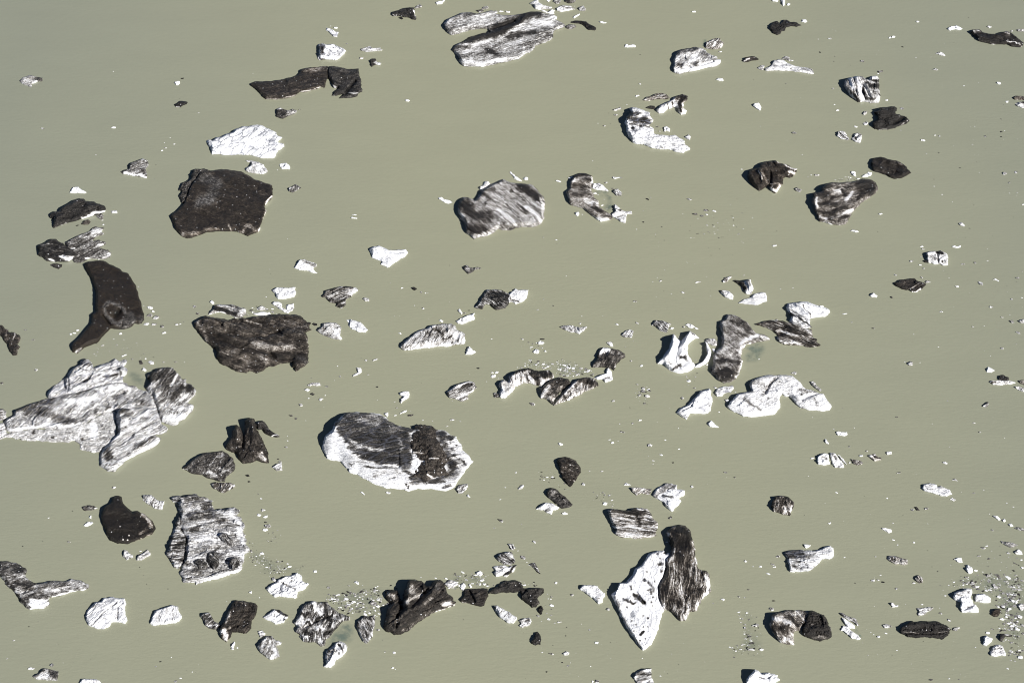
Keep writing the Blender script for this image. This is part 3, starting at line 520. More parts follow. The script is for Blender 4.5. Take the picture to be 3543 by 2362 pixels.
chunk("the white striding floe", "white two-part floe above right of the feathered wedge berg", "B1 1815,1365 1860,1335 1920,1310 1995,1285 1995,1345 1930,1370 1870,1390 1840,1385", .03, 28, ops=[(.5, 5, "B1 1875,1335 1895,1370")])
chunk(None, "small white oval chip on the upper left of the feathered wedge berg", "B1 1660,1355 1690,1345 1715,1362 1700,1375", .04, 14)
berg("the feathered wedge berg", "pale wedge-shaped iceberg with feathery grey streaks pointing left, centre", "B1 1310,1600 1400,1505 1470,1450 1560,1425 1600,1395 1690,1385 1780,1382 1815,1400 1830,1440 1905,1475 1910,1530 B2 1900,30 1820,35 1700,50 1580,65 1460,75 1350,85", 50, .28, ops=[(.66, 12, "B1 1640,1430 1690,1490 1800,1545"), (.03, 12, "B2 1340,75 1500,65 1700,40 1900,15"), (.04, 24, "B1 1850,1500 1890,1540"), (.12, 22, "B1 1700,1400 1790,1420"), (.4, 20, "B1 1560,1440 1660,1480")], strk=(58, .9), ridges=[(-26, 12, "B1 1640,1430 1690,1490 1800,1545"), (20, 14, "B1 1750,1410 1760,1480"), (14, 14, "B1 1870,1480 1850,1540")], tone=.15)
chunk(None, "small white cone floe with shaded left side below the feathered wedge berg", "B2 1905,125 1915,80 1940,45 1955,55 1975,80 2012,98 1960,125", .08, 28)
chunk("the rubbly white floe", "rubbly white and grey floe right of the big folded dark berg", "B1 565,1440 610,1410 620,1375 690,1370 740,1375 790,1420 780,1450 775,1490 798,1520 780,1532 720,1525 650,1500 600,1475 575,1460", .32, 34, ops=[(.02, 18, "B1 740,1440 785,1515"), (.6, 18, "B1 640,1440")], rub=26)
chunk("the white slipper floe", "bluish white slipper-shaped floe right of the rubbly white floe", "B1 830,1350 870,1343 960,1370 1000,1410 1030,1440 1000,1465 940,1462 880,1435 850,1400", .06, 26, crack=.6)
berg("the big folded dark berg", "big brown-black folded iceberg with a pale creased flap on top, left of centre", parts=[
 ('folded_body', dict(outline="A1 1750,1370 1790,1340 1860,1310 1960,1330 2060,1350 2120,1330 2200,1330 B1 0,1315 100,1310 200,1300 300,1295 400,1310 450,1345 520,1380 500,1410 525,1440 465,1465 480,1500 485,1550 B2 485,20 490,110 495,190 460,225 420,245 375,280 335,235 345,195 290,200 220,210 130,230 90,265 20,295 -40,270 A2 2230,290 2130,275 2070,240 2000,210 1960,160 1950,90 1900,40 1860,10 A1 1840,1530 1790,1470 1755,1420", H=60, dirt=.8, ops=[(.6, 22, "A1 1780,1370 1830,1450 1870,1530"), (.5, 40, "B2 20,30 150,60 330,60"), (.55, 30, "B2 60,130 110,180"), (.93, 24, "A1 1930,1430"), (.93, 20, "B2 150,110 250,150"), (.6, 22, "A2 1980,100 2150,90"), (.3, 5, "B1 470,1470 485,1550 B2 485,60"), (.66, 30, "B1 250,1360 450,1400"), (.85, 40, "A2 2000,170 2200,240"), (.7, 30, "B2 400,150 460,180", 't'), (.25, 6, "B2 440,240 490,245"), (.4, 6, "A1 2220,1350 B1 60,1390")], strk=(-18, .6), tone=.5, rough=.26, facet=.4, jag=.1, rub=10, ridges=[(26, 24, "A1 1850,1400 2050,1500 B1 20,1560"), (-26, 16, "A1 2200,1480 B1 100,1500 250,1440"), (20, 22, "B2 0,40 300,50"), (-26, 14, "B2 130,100 200,170 350,160")])),
 ('creased_flap', dict(outline="A1 1870,1310 1890,1290 1930,1240 1935,1215 1980,1208 2120,1215 2220,1245 2225,1300 2190,1335 2130,1335 2050,1300 1980,1280 1920,1295", H=40, dirt=.42, ops=[(.9, 20, "A1 1950,1245 2060,1270 2130,1290"), (.03, 7, "A1 1875,1305 1980,1278 2080,1310 2150,1335"), (.1, 12, "A1 2190,1280 2215,1255"), (.25, 12, "A1 2000,1215 2180,1250")], strk=(-15, .6)))])
chunk(None, "white chip at the upper left tip of the big folded dark berg", "A1 1893,1190 1915,1168 1940,1195 1938,1212 1912,1205", .04, 16)
chunk(None, "thin white ice strip along the top edge of the big folded dark berg", "B1 -20,1290 60,1275 150,1290 150,1305 60,1312 0,1305", .08, 22)
chunk(None, "small striped grey chunk above the thin white strip", "B1 25,1245 60,1220 105,1235 90,1265 50,1270", .3, 20)
berg("the tadpole berg", "smooth grey tadpole-shaped iceberg tapering to a white tail, right of the domed berg", "C1 555,95 590,45 640,22 700,25 750,45 765,90 755,130 750,190 770,240 815,280 820,320 870,365 930,400 943,435 900,450 830,465 780,430 730,395 680,350 620,330 560,315 540,280 530,230 512,200 550,160 552,120", 46, .45,
 ops=[(.88, 14, "C1 590,50 660,32 745,50"), (.2, 26, "C1 590,95"), (.62, 20, "C1 600,130 700,160 750,150"), (.7, 22, "C1 650,90 740,100"), (.18, 24, "C1 690,270 800,290"), (.84, 22, "C1 770,320 830,360"), (.7, 12, "C1 850,400 935,420"), (.03, 20, "C1 790,430 850,450 900,440"), (.62, 26, "C1 560,220 650,230"), (.2, 12, "C1 750,80 760,110")], strk=(-20, .5), tone=.4, rough=.06, facet=.06, tilt=(120, .4), shelves=[("C1 760,190 830,170 920,190 940,240 960,330 900,380 830,350 880,300 870,240 800,235", 1, .4)])
chunk(None, "white rough wedge attached to the right shoulder of the tadpole berg", "C1 760,115 820,112 870,150 903,190 860,185 800,178 755,165", .12, 22, rub=12)
chunk("the pale arrow floe", "pale grey arrowhead floe touching the tail of the tadpole berg", "C1 925,395 960,365 945,320 965,305 1000,335 1020,355 1060,370 1110,362 1118,395 1070,395 1065,440 1055,480 1010,465 960,430 935,420", .2, 30, ops=[(.6, 10, "C1 980,350 1010,355"), (.5, 6, "C1 1000,420 1050,400"), (.02, 10, "C1 960,330 985,340")])
chunk(None, "grey ribbed rectangular chunk upper right of the tadpole berg", "C1 940,195 950,170 990,165 1028,205 1020,230 975,230", .35, 24, strk=(-30, .9))
chunk(None, "flat white strip floating above the ribbed rectangular chunk", "C1 935,55 1000,58 1045,60 1000,68 960,80 940,75", .14, 14)
chunk(None, "small white shard touching the upper left of the tadpole berg", "C1 532,66 575,50 580,68 550,80", .1, 18)
chunk(None, "white triangular chip below the belly of the tadpole berg", "C1 600,380 630,370 640,395 620,418 603,400", .02, 22)
chunk(None, "pair of white chips left of the head of the tadpole berg", "C1 415,90 440,85 478,98 470,108 440,104", .08, 12)
chunk(None, "small dark-ended white chip in open water right of the tadpole berg", "C1 1605,258 1630,250 1665,262 1640,272", .4, 12)
chunk("the small striped shuttle", "small striped shuttle-shaped chunk left of the cowled cone floe", "C1 1928,1000 1960,965 2010,950 2020,965 1975,1010 1940,1018", .3, 20, strk=(-45, 1.2), tone=.4)
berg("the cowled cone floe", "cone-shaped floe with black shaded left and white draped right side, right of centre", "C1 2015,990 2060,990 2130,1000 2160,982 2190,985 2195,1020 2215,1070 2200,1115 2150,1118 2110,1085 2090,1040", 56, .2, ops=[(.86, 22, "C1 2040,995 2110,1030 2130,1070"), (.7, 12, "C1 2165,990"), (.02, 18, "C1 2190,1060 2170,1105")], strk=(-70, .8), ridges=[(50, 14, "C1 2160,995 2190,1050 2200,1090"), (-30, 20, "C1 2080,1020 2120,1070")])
chunk("the bluish shrimp floe", "bluish white ribbed floe lower left of the cowled cone floe", "C1 1900,1080 1950,1080 2000,1095 2035,1130 2030,1170 1990,1160 1940,1130 1915,1100", .14, 28, ops=[(.7, 10, "C1 1905,1088 1935,1100")], strk=(-60, .6))
chunk("the white feather floe", "white feather-shaped floe pointing left below the cowled cone floe", "C1 2068,1200 2130,1160 2190,1145 2230,1110 2300,1098 2330,1110 2335,1185 2280,1205 2180,1212", .06, 24, strk=(14, 1.0), crack=.4)
berg("the grey hourglass berg", "grey hourglass-shaped iceberg with a white waist and winged right arm, right of centre", "C1 1910,1360 1950,1345 1970,1298 2020,1300 2090,1325 2160,1370 2200,1430 2240,1470 2310,1480 D1 50,1510 60,1530 20,1540 C1 2300,1545 2200,1568 C2 2150,30 2110,80 2100,130 2118,180 2105,240 2085,300 2050,345 2000,375 1950,385 1900,360 1870,320 1830,290 1850,200 1850,130 1880,80 1920,45 1925,10 C1 1930,1540 1920,1450", 58, .46,
 ops=[(.64, 36, "C1 2080,1340 2160,1420"), (.4, 20, "C1 1940,1370 2000,1400"), (.05, 20, "C1 2110,1550 2200,1500 2250,1490"), (.06, 12, "C1 2180,1568 C2 2120,50 2098,100"), (.75, 16, "C1 2020,1350 2080,1400"), (.08, 8, "C2 2110,150 2100,240 2055,335"), (.78, 24, "C2 1900,170 2080,190"), (.84, 40, "C2 1920,270 2030,280 1960,340"), (.3, 20, "C2 1900,100 1980,60"), (.9, 7, "C2 2015,62"), (.55, 20, "C1 1960,1540 2060,1530"), (.2, 12, "D1 -20,1500 40,1525")],
 strk=(-35, .45), rough=.05, facet=.06, tilt=(175, .4), tone=.2, shelves=[("C2 2110,60 2200,10 2300,0 2352,30 2330,80 2290,160 2220,210 2150,200 2110,160 2130,110", 1, .15)])
berg("the white-capped striped berg", "iceberg with clean white cap above and rusty black striped flank below, right side", parts=[
 ('white_cap', dict(outline="D1 200,1240 215,1200 270,1192 340,1183 420,1195 500,1225 590,1255 600,1275 560,1320 500,1325 420,1340 415,1380 438,1420 350,1430 250,1385 225,1365 245,1330 240,1300 205,1265", H=58, dirt=.03, ops=[(.82, 12, "D1 240,1300 330,1335 410,1395"), (.35, 10, "D1 240,1270 320,1300 400,1340"), (.3, 22, "D1 290,1370 380,1410"), (.5, 4, "D1 340,1200 390,1260 420,1330")], strk=(-32, .7), crack=.5)),
 ('striped_flank', dict(outline="C1 2218,1388 2270,1375 D1 0,1358 60,1350 150,1358 250,1380 350,1420 435,1432 440,1500 480,1550 D2 520,35 480,50 400,58 300,40 180,35 130,5 D1 120,1490 60,1440 20,1420 C1 2300,1415 2240,1400", H=38, dirt=.58, ops=[(.85, 14, "D1 30,1370 150,1370 300,1420"), (.1, 11, "D1 100,1440 200,1455 300,1490"), (.25, 12, "D1 380,1440 430,1470"), (.1, 8, "D2 160,20 300,20"), (.85, 14, "D1 220,1430 400,1500"), (.8, 16, "D2 380,30 500,30")], strk=(-22, 1.3), tone=.5, jag=.1))])
berg("the white fin berg", "white iceberg of sharp fins with a black shadowed left side, right of centre", "C1 1480,1490 1488,1472 1520,1510 1560,1540 1600,1490 1635,1445 1690,1480 1730,1520 1690,1520 1650,1550 C2 1640,10 1625,60 1620,110 1650,160 1690,215 1670,250 1620,280 1550,295 1490,280 1425,240 1410,215 1335,205 1360,170 1400,130 1450,70 1470,0 C1 1472,1530", 84, .05, ops=[(.75, 18, "C2 1560,150 1600,165"), (.75, 14, "C2 1490,260 1560,225"), (.35, 16, "C2 1440,180 1480,200"), (.25, 10, "C1 1640,1500 1690,1500"), (.5, 8, "C1 1650,1470 1680,1480")], strk=(50, .5), tilt=(140, .7), rough=.06, facet=.1, ridges=[(60, 22, "C1 1490,1500 1500,1560 C2 1480,60 1420,160"), (40, 16, "C1 1640,1470 1610,1550 C2 1560,60"), (-30, 20, "C1 1560,1560 C2 1520,120")])
berg("the teal crescent floe", "thin white crescent wall with a teal inner side right of the white fin berg", "C2 1765,-10 1795,15 1815,55 1832,100 1827,150 1795,195 1745,225 1690,242 1680,235 1710,205 1745,190 1775,150 1795,110 1790,70", 60, .03, ops=[(.3, 8, "C2 1760,185 1790,130")], strk=(60, .2), ew=.15, facet=.05)
chunk("the striped muff floe", "round floe covered in fine black and white ribs left of the white fin berg", "C1 1290,1400 1320,1350 1390,1355 1475,1385 1450,1420 1430,1470 1380,1455 1340,1420", .4, 30, strk=(-45, 1.3))
chunk(None, "small white chip touching the right side of the ribbed muff floe", "C1 1450,1430 1470,1415 1500,1420 1480,1440", .03, 14)
chunk(None, "flat white wing-shaped chip above the right fin of the white fin berg", "C1 1590,1395 1620,1382 1655,1390 1690,1415 1650,1428 1625,1420", .08, 16)
chunk("the small ribbed tent", "small ribbed tent-shaped floe in open water right of the centre", "C1 1015,1490 1060,1445 1090,1435 1125,1442 1115,1515 1050,1510", .3, 26, strk=(55, 1.1))
chunk("the pale moth floe", "pale pleated moth-shaped floe in open water right of the feathered wedge", "C1 455,1413 490,1400 560,1395 640,1415 715,1408 680,1450 640,1485 610,1470 560,1465 500,1440", .26, 24, strk=(-60, .9))
chunk(None, "small mottled chip just above the pale moth floe", "C1 605,1380 660,1375 655,1392 630,1385", .4, 12)
chunk("the crumbly white biscuit", "crumbly whitish floe squeezed between the teal crescent and the grey hourglass", "C1 1770,1540 1810,1515 1860,1515 1885,1555 C2 1890,40 1850,45 1800,20 1780,0", .3, 26, rub=20)
chunk(None, "small white triangular chip below the crumbly white biscuit", "C2 1835,70 1850,62 1868,75 1862,105 1845,88", .05, 20)
chunk(None, "small white chip under the tip of the teal crescent floe", "C2 1780,220 1795,195 1808,222", .04, 16)
chunk(None, "rounded white chip above the arch chain's brash, upper one", "C2 258,12 285,-8 325,15 300,32 270,32", .05, 18)
chunk(None, "rounded ribbed white chip above the arch chain, lower left one", "C2 215,95 245,68 280,85 265,115 230,110", .1, 20)
chunk(None, "small bell-shaped white chip above the arch chain, right one", "C2 315,98 330,75 350,98", .08, 16)
# right side of the second row
berg("the piebald berg", "iceberg mottled brown-black and pink-white like a hide, black snout upper right", "D1 430,280 440,200 525,185 530,150 560,120 620,105 680,110 760,100 820,95 890,72 960,80 1010,105 1032,150 1010,210 940,255 890,290 830,345 800,380 780,420 740,490 680,498 600,490 500,465 480,420 455,370 450,320", 60, .6,
 ops=[(.93, 50, "D1 880,130 960,130 970,180"), (.9, 26, "D1 860,240 900,200"), (.86, 18, "D1 560,150 600,140"), (.12, 26, "D1 640,190 700,180"), (.86, 18, "D1 540,230 620,250"), (.1, 18, "D1 760,260 800,200"), (.88, 20, "D1 500,290 650,300"), (.88, 16, "D1 700,180 740,220"), (.12, 16, "D1 470,250 480,330"), (.88, 20, "D1 640,350 740,340"), (.12, 18, "D1 720,400 800,350"), (.88, 16, "D1 500,370 640,390"), (.15, 14, "D1 520,420 560,440"), (.88, 14, "D1 680,440 760,420"), (.88, 10, "D1 600,455 640,445"), (.0, 6, "D1 520,475 640,492 740,485"), (.85, 16, "D1 500,220 580,210")], strk=(15, .3), tone=.3, rough=.12, facet=.15, tilt=(180, .4))
chunk(None, "white petal-shaped chip, left one of the pair above the piebald berg's snout", "D1 780,20 820,12 838,60 810,50", .03, 20)
chunk(None, "white petal-shaped chip, right one of the pair above the piebald berg's snout", "D1 880,60 920,30 980,22 970,45 920,62", .03, 20)
chunk(None, "small white triangle touching the top of the piebald berg's snout", "D1 830,70 880,68 850,85", .04, 14)
chunk(None, "small speckled rubble floe left of the piebald berg", "D1 275,170 300,150 345,175 330,200 295,190", .4, 20, rub=10)
chunk(None, "small white capsule-shaped floe just below the piebald berg", "D1 770,548 800,535 850,545 862,555 830,562", .12, 14)
chunk(None, "small white chip with a hollow in open water right of the piebald berg", "D1 1030,395 1055,383 1080,392 1050,402", .15, 12)
chunk(None, "small knobbly white floe in open water far right above the two-lobed cube", "D1 1757,475 1790,468 1820,495 1810,510 1775,498", .15, 18)
berg("the two-lobed cube floe", "pale grey cube-like floe split by a seam with a black patch on top, far right", "D1 1465,740 1500,730 1555,728 1600,722 1655,750 1665,800 1665,855 1620,860 1590,845 1540,848 1490,835 1470,800", 42, .2, ops=[(.95, 18, "D1 1575,738 1625,745"), (.6, 5, "D1 1572,760 1575,820"), (.02, 10, "D1 1500,835 1560,842"), (.85, 10, "D1 1625,820"), (.4, 14, "D1 1490,770 1550,790")], strk=(60, .3), ridges=[(-26, 6, "D1 1572,750 1578,840"), (14, 16, "D1 1630,790")])
chunk(None, "small black chip at the lower left foot of the two-lobed cube floe", "D1 1437,820 1460,805 1485,818 1488,838 1460,835", .9, 20)
berg("the dark diamond floe", "dark diamond-shaped floe with a thin white lower rim, right side", "D1 1172,1025 1230,985 1360,972 1380,990 1425,1005 1470,1030 1420,1080 1380,1103 1340,1100 1310,1080 1250,1075 1200,1050", 32, .88, ops=[(.12, 6, "D1 1330,1085 1375,1090 1420,1070"), (.45, 4, "D1 1320,1060 1430,1010"), (.7, 14, "D1 1270,1015")], strk=(25, .4), tone=.4)
chunk("the white pup-tent floe", "small white pup-tent floe below left of the dark diamond floe", "D1 950,1130 990,1102 1030,1130 1020,1150 975,1145", .16, 22)
chunk(None, "tiny black and white chip just below the dark diamond floe", "D1 1140,1140 1155,1133 1168,1150 1155,1160", .6, 14)
chunk(None, "white fragment with a raised tail above right of the two-lobed cube floe", "D1 1695,685 1720,675 1745,688 1780,670 1780,695 1740,703 1705,695", .08, 16)
chunk(None, "white arched fragment far right of the dark diamond floe", "D1 2055,990 2090,975 2130,995 2125,1007 2090,990", .06, 14)
chunk(None, "thin white sliver right of the white-capped striped berg", "D1 693,1297 730,1287 768,1290 730,1303", .05, 10)
chunk(None, "grey wing-shaped chip near the right edge left of a small cluster", "D1 2210,1355 2250,1350 2270,1378 2240,1380", .35, 16)
chunk(None, "white and dark clustered chunk at the right edge, mid height", "D1 2295,1360 2320,1345 2362,1340 2362,1385 2320,1380", .3, 24)

# --- third row
berg("the left-edge dark floe", "dark curved floe cut by the left edge beside the crescent berg's tail", "A1 -20,1400 20,1395 45,1430 75,1435 80,1460 130,1460 185,1500 185,1530 160,1568 A2 185,50 160,85 160,125 115,132 80,80 70,40 A1 50,1560 20,1510 -20,1480", 36, .78, ops=[(.3, 7, "A1 140,1470 120,1530"), (.5, 6, "A1 75,1440 60,1490")], strk=(-60, .3), tone=.4)
berg("the great white complex", "largest iceberg, dirty white ramps and tongues with a streaked front lobe, left edge", parts=[
 ('rubble_apron', dict(label="low apron of crushed pale ice rubble along the waterline", outline="A2 -30,880 50,840 250,800 450,780 600,775 760,740 850,690 960,620 1060,640 1040,720 1050,800 1060,860 980,930 900,1005 840,1010 720,980 715,930 620,920 520,915 380,910 300,905 200,900 0,890", H=16, dirt=.26, ops=[(.02, 40, "A2 850,780 870,850"), (.8, 16, "A2 300,820"), (.8, 18, "A2 480,865"), (.75, 12, "A2 740,880"), (.35, 60, "A2 950,760 940,850")], rub=14, strk=(0, .2), facet=.4, jag=.13, ew=.8)),
 ('upper_block', dict(outline="A2 425,510 425,480 440,450 480,400 600,325 615,290 650,250 725,200 715,185 760,152 800,165 835,200 840,235 900,215 980,190 1040,155 1090,180 1140,160 1150,190 1120,230 1155,260 1145,300 1115,330 1120,370 1000,390 900,410 780,450 640,475 520,510 450,530", H=74, dirt=.22, ops=[(.55, 26, "A2 760,170 800,210"), (.75, 14, "A2 950,310 1050,300"), (.7, 14, "A2 740,360 800,340"), (.45, 8, "A2 700,260 900,265 1060,240"), (.6, 10, "A2 1070,240 1110,320")], strk=(30, .8), crack=.8, facet=.42, rough=.2, rub=12, ridges=[(-26, 7, "A2 610,300 620,400 600,480"), (-20, 6, "A2 750,250 900,270 1080,210")])),
 ('long_ramp', dict(outline="A2 35,730 60,700 125,665 130,620 300,555 440,510 520,490 640,460 780,435 900,400 1000,375 1110,365 1160,400 1250,430 1330,450 1380,500 1420,600 1300,640 1150,650 1060,640 1000,640 900,660 850,700 760,760 600,790 450,790 250,800 100,830 50,800", H=54, dirt=.3, ops=[(.62, 40, "A2 250,620 400,640 520,700 680,730"), (.66, 26, "A2 150,620 300,580 460,530"), (.04, 16, "A2 80,800 250,775 450,765 700,750"), (.7, 24, "A2 870,640"), (.08, 30, "A2 650,540 850,520"), (.1, 24, "A2 1000,420 1150,430"), (.5, 34, "A2 1050,520 1090,570"), (.9, 12, "A2 1110,475"), (.45, 30, "A2 1200,520 1350,560"), (.8, 8, "A2 700,470 850,410"), (.6, 14, "A2 960,600 1000,590")], strk=(42, .6), crack=.5, facet=.34, rough=.18, rub=10, tilt=(110, .4), ridges=[(-34, 10, "A2 450,510 640,470 850,410"), (-20, 7, "A2 930,450 960,540 980,580"), (-30, 12, "A2 1110,475")])),
 ('left_block', dict(outline="A2 -40,620 30,610 60,640 62,690 32,715 -40,725", H=40, dirt=.4, ops=[(.05, 12, "A2 40,680"), (.8, 16, "A2 0,640")], strk=(20, .6))),
 ('left_foot', dict(outline="A2 -40,755 35,735 50,800 72,835 0,872 -40,872", H=34, dirt=.2, strk=(20, .5))),
 ('right_lobe', dict(label="dark gritty right lobe with a white foot", outline="A2 1330,300 1370,275 1420,250 1480,235 1550,235 1590,265 1620,300 1640,340 1680,340 1690,380 1740,400 1765,430 1770,490 1720,530 1700,560 1755,580 1740,630 1680,700 1620,740 1550,765 1460,735 1440,690 1420,610 1400,560 1330,450 1310,420 1350,380 1325,330", H=62, dirt=.37, ops=[(.72, 60, "A2 1400,320 1550,280 1500,420"), (.1, 16, "A2 1560,380 1610,290"), (.85, 30, "A2 1560,520 1650,420 1730,430"), (.1, 16, "A2 1680,400"), (.05, 34, "A2 1500,700 1640,680"), (.12, 24, "A2 1600,600 1740,590"), (.2, 16, "A2 1400,520 1450,470"), (.15, 12, "A2 1640,520 1690,470")], strk=(48, .8), rub=22, facet=.2, jag=.12)),
 ('front_tongue', dict(label="tall streaked front tongue with dark shaded left wall", outline="A2 1060,640 1075,600 1150,600 1300,590 1420,600 1450,690 1460,745 1520,790 1510,820 1400,850 1460,880 1430,930 1350,980 1200,1050 1140,1080 1080,1130 1040,1185 980,1180 900,1130 895,1050 920,980 1000,900 1060,840 1065,780 1045,720 1040,680", H=88, dirt=.24, ops=[(.75, 36, "A2 980,1000 990,1060"), (.7, 22, "A2 1100,640 1140,620"), (.5, 10, "A2 1040,660 1050,740 1060,830"), (.85, 9, "A2 1160,720"), (.85, 9, "A2 1120,770"), (.03, 18, "A2 1080,1100 1250,1010 1440,900"), (.5, 20, "A2 1120,690 1200,640"), (.04, 16, "A2 930,1110 1040,1150"), (.45, 10, "A2 1200,720 1330,670"), (.55, 10, "A2 1240,970 1380,870")], strk=(32, 1.0), rough=.2, facet=.3, rub=10, tilt=(150, .6), crack=.4, ridges=[(20, 14, "A2 1080,640 1070,760 1080,860 960,1000"), (-20, 8, "A2 1250,980 1400,870"), (14, 16, "A2 1200,760 1430,700")]))],
 shelves=[("A2 1120,310 1160,260 1250,270 1330,340 1340,440 1260,430 1160,390", .6, .3)])
chunk(None, "white cone chip in the gap between the two upper lobes of the white complex", "A2 1280,265 1300,228 1325,255 1318,275", .02, 22)
chunk(None, "flat white sliver above the upper block of the great white complex", "A2 1090,132 1145,115 1148,125 1105,143", .04, 10)
chunk(None, "small dark speckled chip above the gap of the great white complex", "A2 1255,175 1280,170 1300,205 1270,215", .7, 14)
chunk(None, "cluster of white chips right above the gritty right lobe of the white complex", "A2 1335,185 1370,175 1393,190 1390,212 1360,212", .1, 14)
berg("the mottled fish floe", "dark mottled fish-shaped iceberg with pale blotches, left of the giant central berg", "A2 1640,1150 1700,1110 1750,1060 1840,1010 1920,1000 2010,988 2060,1015 2110,1060 2130,1120 2120,1170 2070,1210 2040,1240 2035,1270 1960,1265 1900,1245 1830,1210 1740,1200 1690,1170", 48, .74, ops=[(.3, 20, "A2 1880,1200 1960,1215"), (.35, 16, "A2 1970,1150 2010,1160"), (.35, 14, "A2 1960,1050 2010,1040"), (.35, 14, "A2 2000,1200 2060,1170"), (.45, 10, "A2 1880,1110 1920,1100"), (.15, 4, "A2 1650,1158 1700,1165")], strk=(55, .5), rub=14)
chunk("the brindled nut floe", "small dark and tan brindled floe touching the underside of the mottled fish floe", "A2 1905,1290 1950,1270 2020,1275 2080,1275 2135,1310 2080,1345 2030,1375 1980,1360 1930,1335", .52, 34, ops=[(.8, 14, "A2 1930,1310 1960,1290"), (.12, 8, "A2 2090,1325 2125,1308")], strk=(60, 1.0), tone=.3)
berg("the three-peaked dark berg", "dark three-peaked iceberg with a gritty white right foot and thin arm, left of the giant", parts=[
 ('twin_peaks', dict(outline="A2 2040,975 2050,920 2095,860 2100,810 2135,750 2180,790 2205,840 2215,770 2212,720 2250,690 2300,700 2330,760 B2 20,800 70,870 100,950 125,1040 133,1105 80,1100 20,1080 A2 2300,1090 2200,1110 2150,1060 2140,1020 2060,990", H=66, dirt=.82, ops=[(.35, 24, "B2 50,1010 90,1070"), (.6, 14, "A2 2130,800 2150,900"), (.6, 14, "A2 2100,980 2180,960"), (.92, 16, "A2 2210,900 2190,1000")], strk=(-60, .5), tone=.4, rub=14, ridges=[(50, 26, "A2 2250,720 2280,800 B2 10,900"), (34, 18, "A2 2135,770 2140,880"), (-34, 14, "A2 2200,850 2190,960")])),
 ('thin_arm', dict(outline="B2 20,745 45,722 75,716 105,745 130,790 185,830 240,865 200,872 140,860 90,830 65,800 30,805", H=36, dirt=.82, ops=[(.05, 9, "B2 40,740"), (.1, 7, "B2 150,855 200,840 235,862")], strk=(-40, .4)))])
chunk("the white clam floe", "pale clam-shaped floe between the dark peaks and the giant central berg", "B2 155,1140 200,1105 250,1095 258,1170 200,1172", .2, 26, strk=(20, .6))
berg("the giant central berg", "giant iceberg in the centre, dark plateau, brown rubble mound and brilliant white flanks", parts=[
 ('ice_body', dict(outline="B2 635,860 660,835 700,800 720,740 780,680 825,645 900,640 1080,648 1150,665 1215,720 1340,770 1450,790 1500,755 1600,760 1650,800 1720,805 1780,850 1830,860 1860,920 1880,980 1940,1030 1985,1085 1930,1150 1870,1230 1810,1320 1740,1355 1600,1335 1480,1335 1395,1360 1200,1335 1120,1305 1050,1275 980,1240 930,1205 860,1190 810,1130 780,1090 700,1080 650,1060 625,1000 612,945", H=112, dirt=.03, lean=.5,
   ops=[(.76, 14, "B2 725,745 825,650 950,640 1090,655 1200,715 1340,775 1400,810 1400,1000 1390,1130 1300,1125 1180,1110 1060,1085 960,1045 880,1000 835,950 810,890 770,825", 'p'), (.5, 26, "B2 950,720 1060,750 1130,720", ''), (.62, 22, "B2 850,660 1100,680"), (.86, 60, "B2 950,860 1100,830 1250,900"), (.35, 20, "B2 850,890 960,950 1080,975 1150,985"), (.8, 46, "B2 1370,800 1390,980 1380,1120"), (.35, 16, "B2 1320,880 1340,990"), (.22, 60, "B2 1780,950 1850,1100 1800,1220"), (.86, 36, "B2 950,1020 1100,1050 1250,1050"), (.85, 20, "B2 1350,780 1440,800"), (.74, 34, "B2 1450,780 1560,765 1640,810 1720,930 1765,1040 1765,1190 1640,1255 1440,1255"), (.93, 34, "B2 1800,1110 1790,1160"), (.92, 26, "B2 1690,840 1780,880"), (.7, 14, "B2 1380,1170 1440,1240"), (.65, 10, "B2 1560,1260 1740,1270"), (.6, 10, "B2 1700,1320 1780,1300"), (.5, 12, "B2 1000,1135 1300,1155"), (.4, 9, "B2 1080,1230 1180,1180"), (.4, 9, "B2 1200,1260 1340,1180"), (.75, 12, "B2 1390,1290 1395,1320"), (.5, 10, "B2 870,1110 890,1140"), (.8, 12, "B2 1780,960 1800,975"), (.8, 11, "B2 1770,1010 1830,1030"), (.8, 10, "B2 1880,1080 1900,1110"), (.35, 5, "B2 1750,900 1900,1000"), (.5, 10, "B2 1780,1030 1860,1060"), (.85, 9, "B2 1840,935"), (.25, 22, "B2 870,1060 980,1100"), (.2, 26, "B2 1100,1200 1300,1180")],
   strk=(12, .75), rough=.08, facet=.09, crack=.35, tilt=(165, .75), ew=.35, ridges=[(-24, 12, "B2 840,1000 960,1070 1100,1110 1300,1140"), (22, 30, "B2 680,880 700,980 760,1040"), (-18, 10, "B2 1300,980 1310,1130"), (24, 26, "B2 1800,1130"), (16, 26, "B2 1690,850")])),
 ('rubble_mound', dict(label="brown heap of loose moraine debris", outline="B2 1390,840 1450,790 1500,748 1600,770 1660,850 1700,920 1740,1010 1750,1080 1740,1150 1760,1200 1660,1220 1560,1280 1420,1250 1400,1160 1480,1090 1400,1050 1390,950", H=40, base=34, dirt=.79, ops=[(.25, 8, "B2 1400,1010 1520,1000"), (.05, 9, "B2 1430,1060 1540,1090"), (.1, 6, "B2 1580,1060 1660,1060"), (.1, 10, "B2 1560,1210 1640,1230"), (.3, 8, "B2 1450,800 1490,805")], strk=(-20, .2), tone=.45, rub=30, jag=.14, ew=2.6, ridges=[(26, 50, "B2 1550,900 1620,1050")]))])
chunk("the grey heel floe", "grey banded floe by the lower right foot of the giant central berg", "B2 1820,1335 1860,1295 1930,1288 1930,1320 1900,1360 1880,1380 1840,1375", .3, 28, strk=(30, .7))
chunk(None, "small white drop-shaped chip below the grey banded heel floe", "B2 1915,1390 1940,1380 1958,1415 1930,1410", .12, 14)
chunk(None, "small white kite-shaped floe below the lower left flank of the giant berg", "B2 948,1365 975,1357 1002,1385 990,1392", .04, 16)
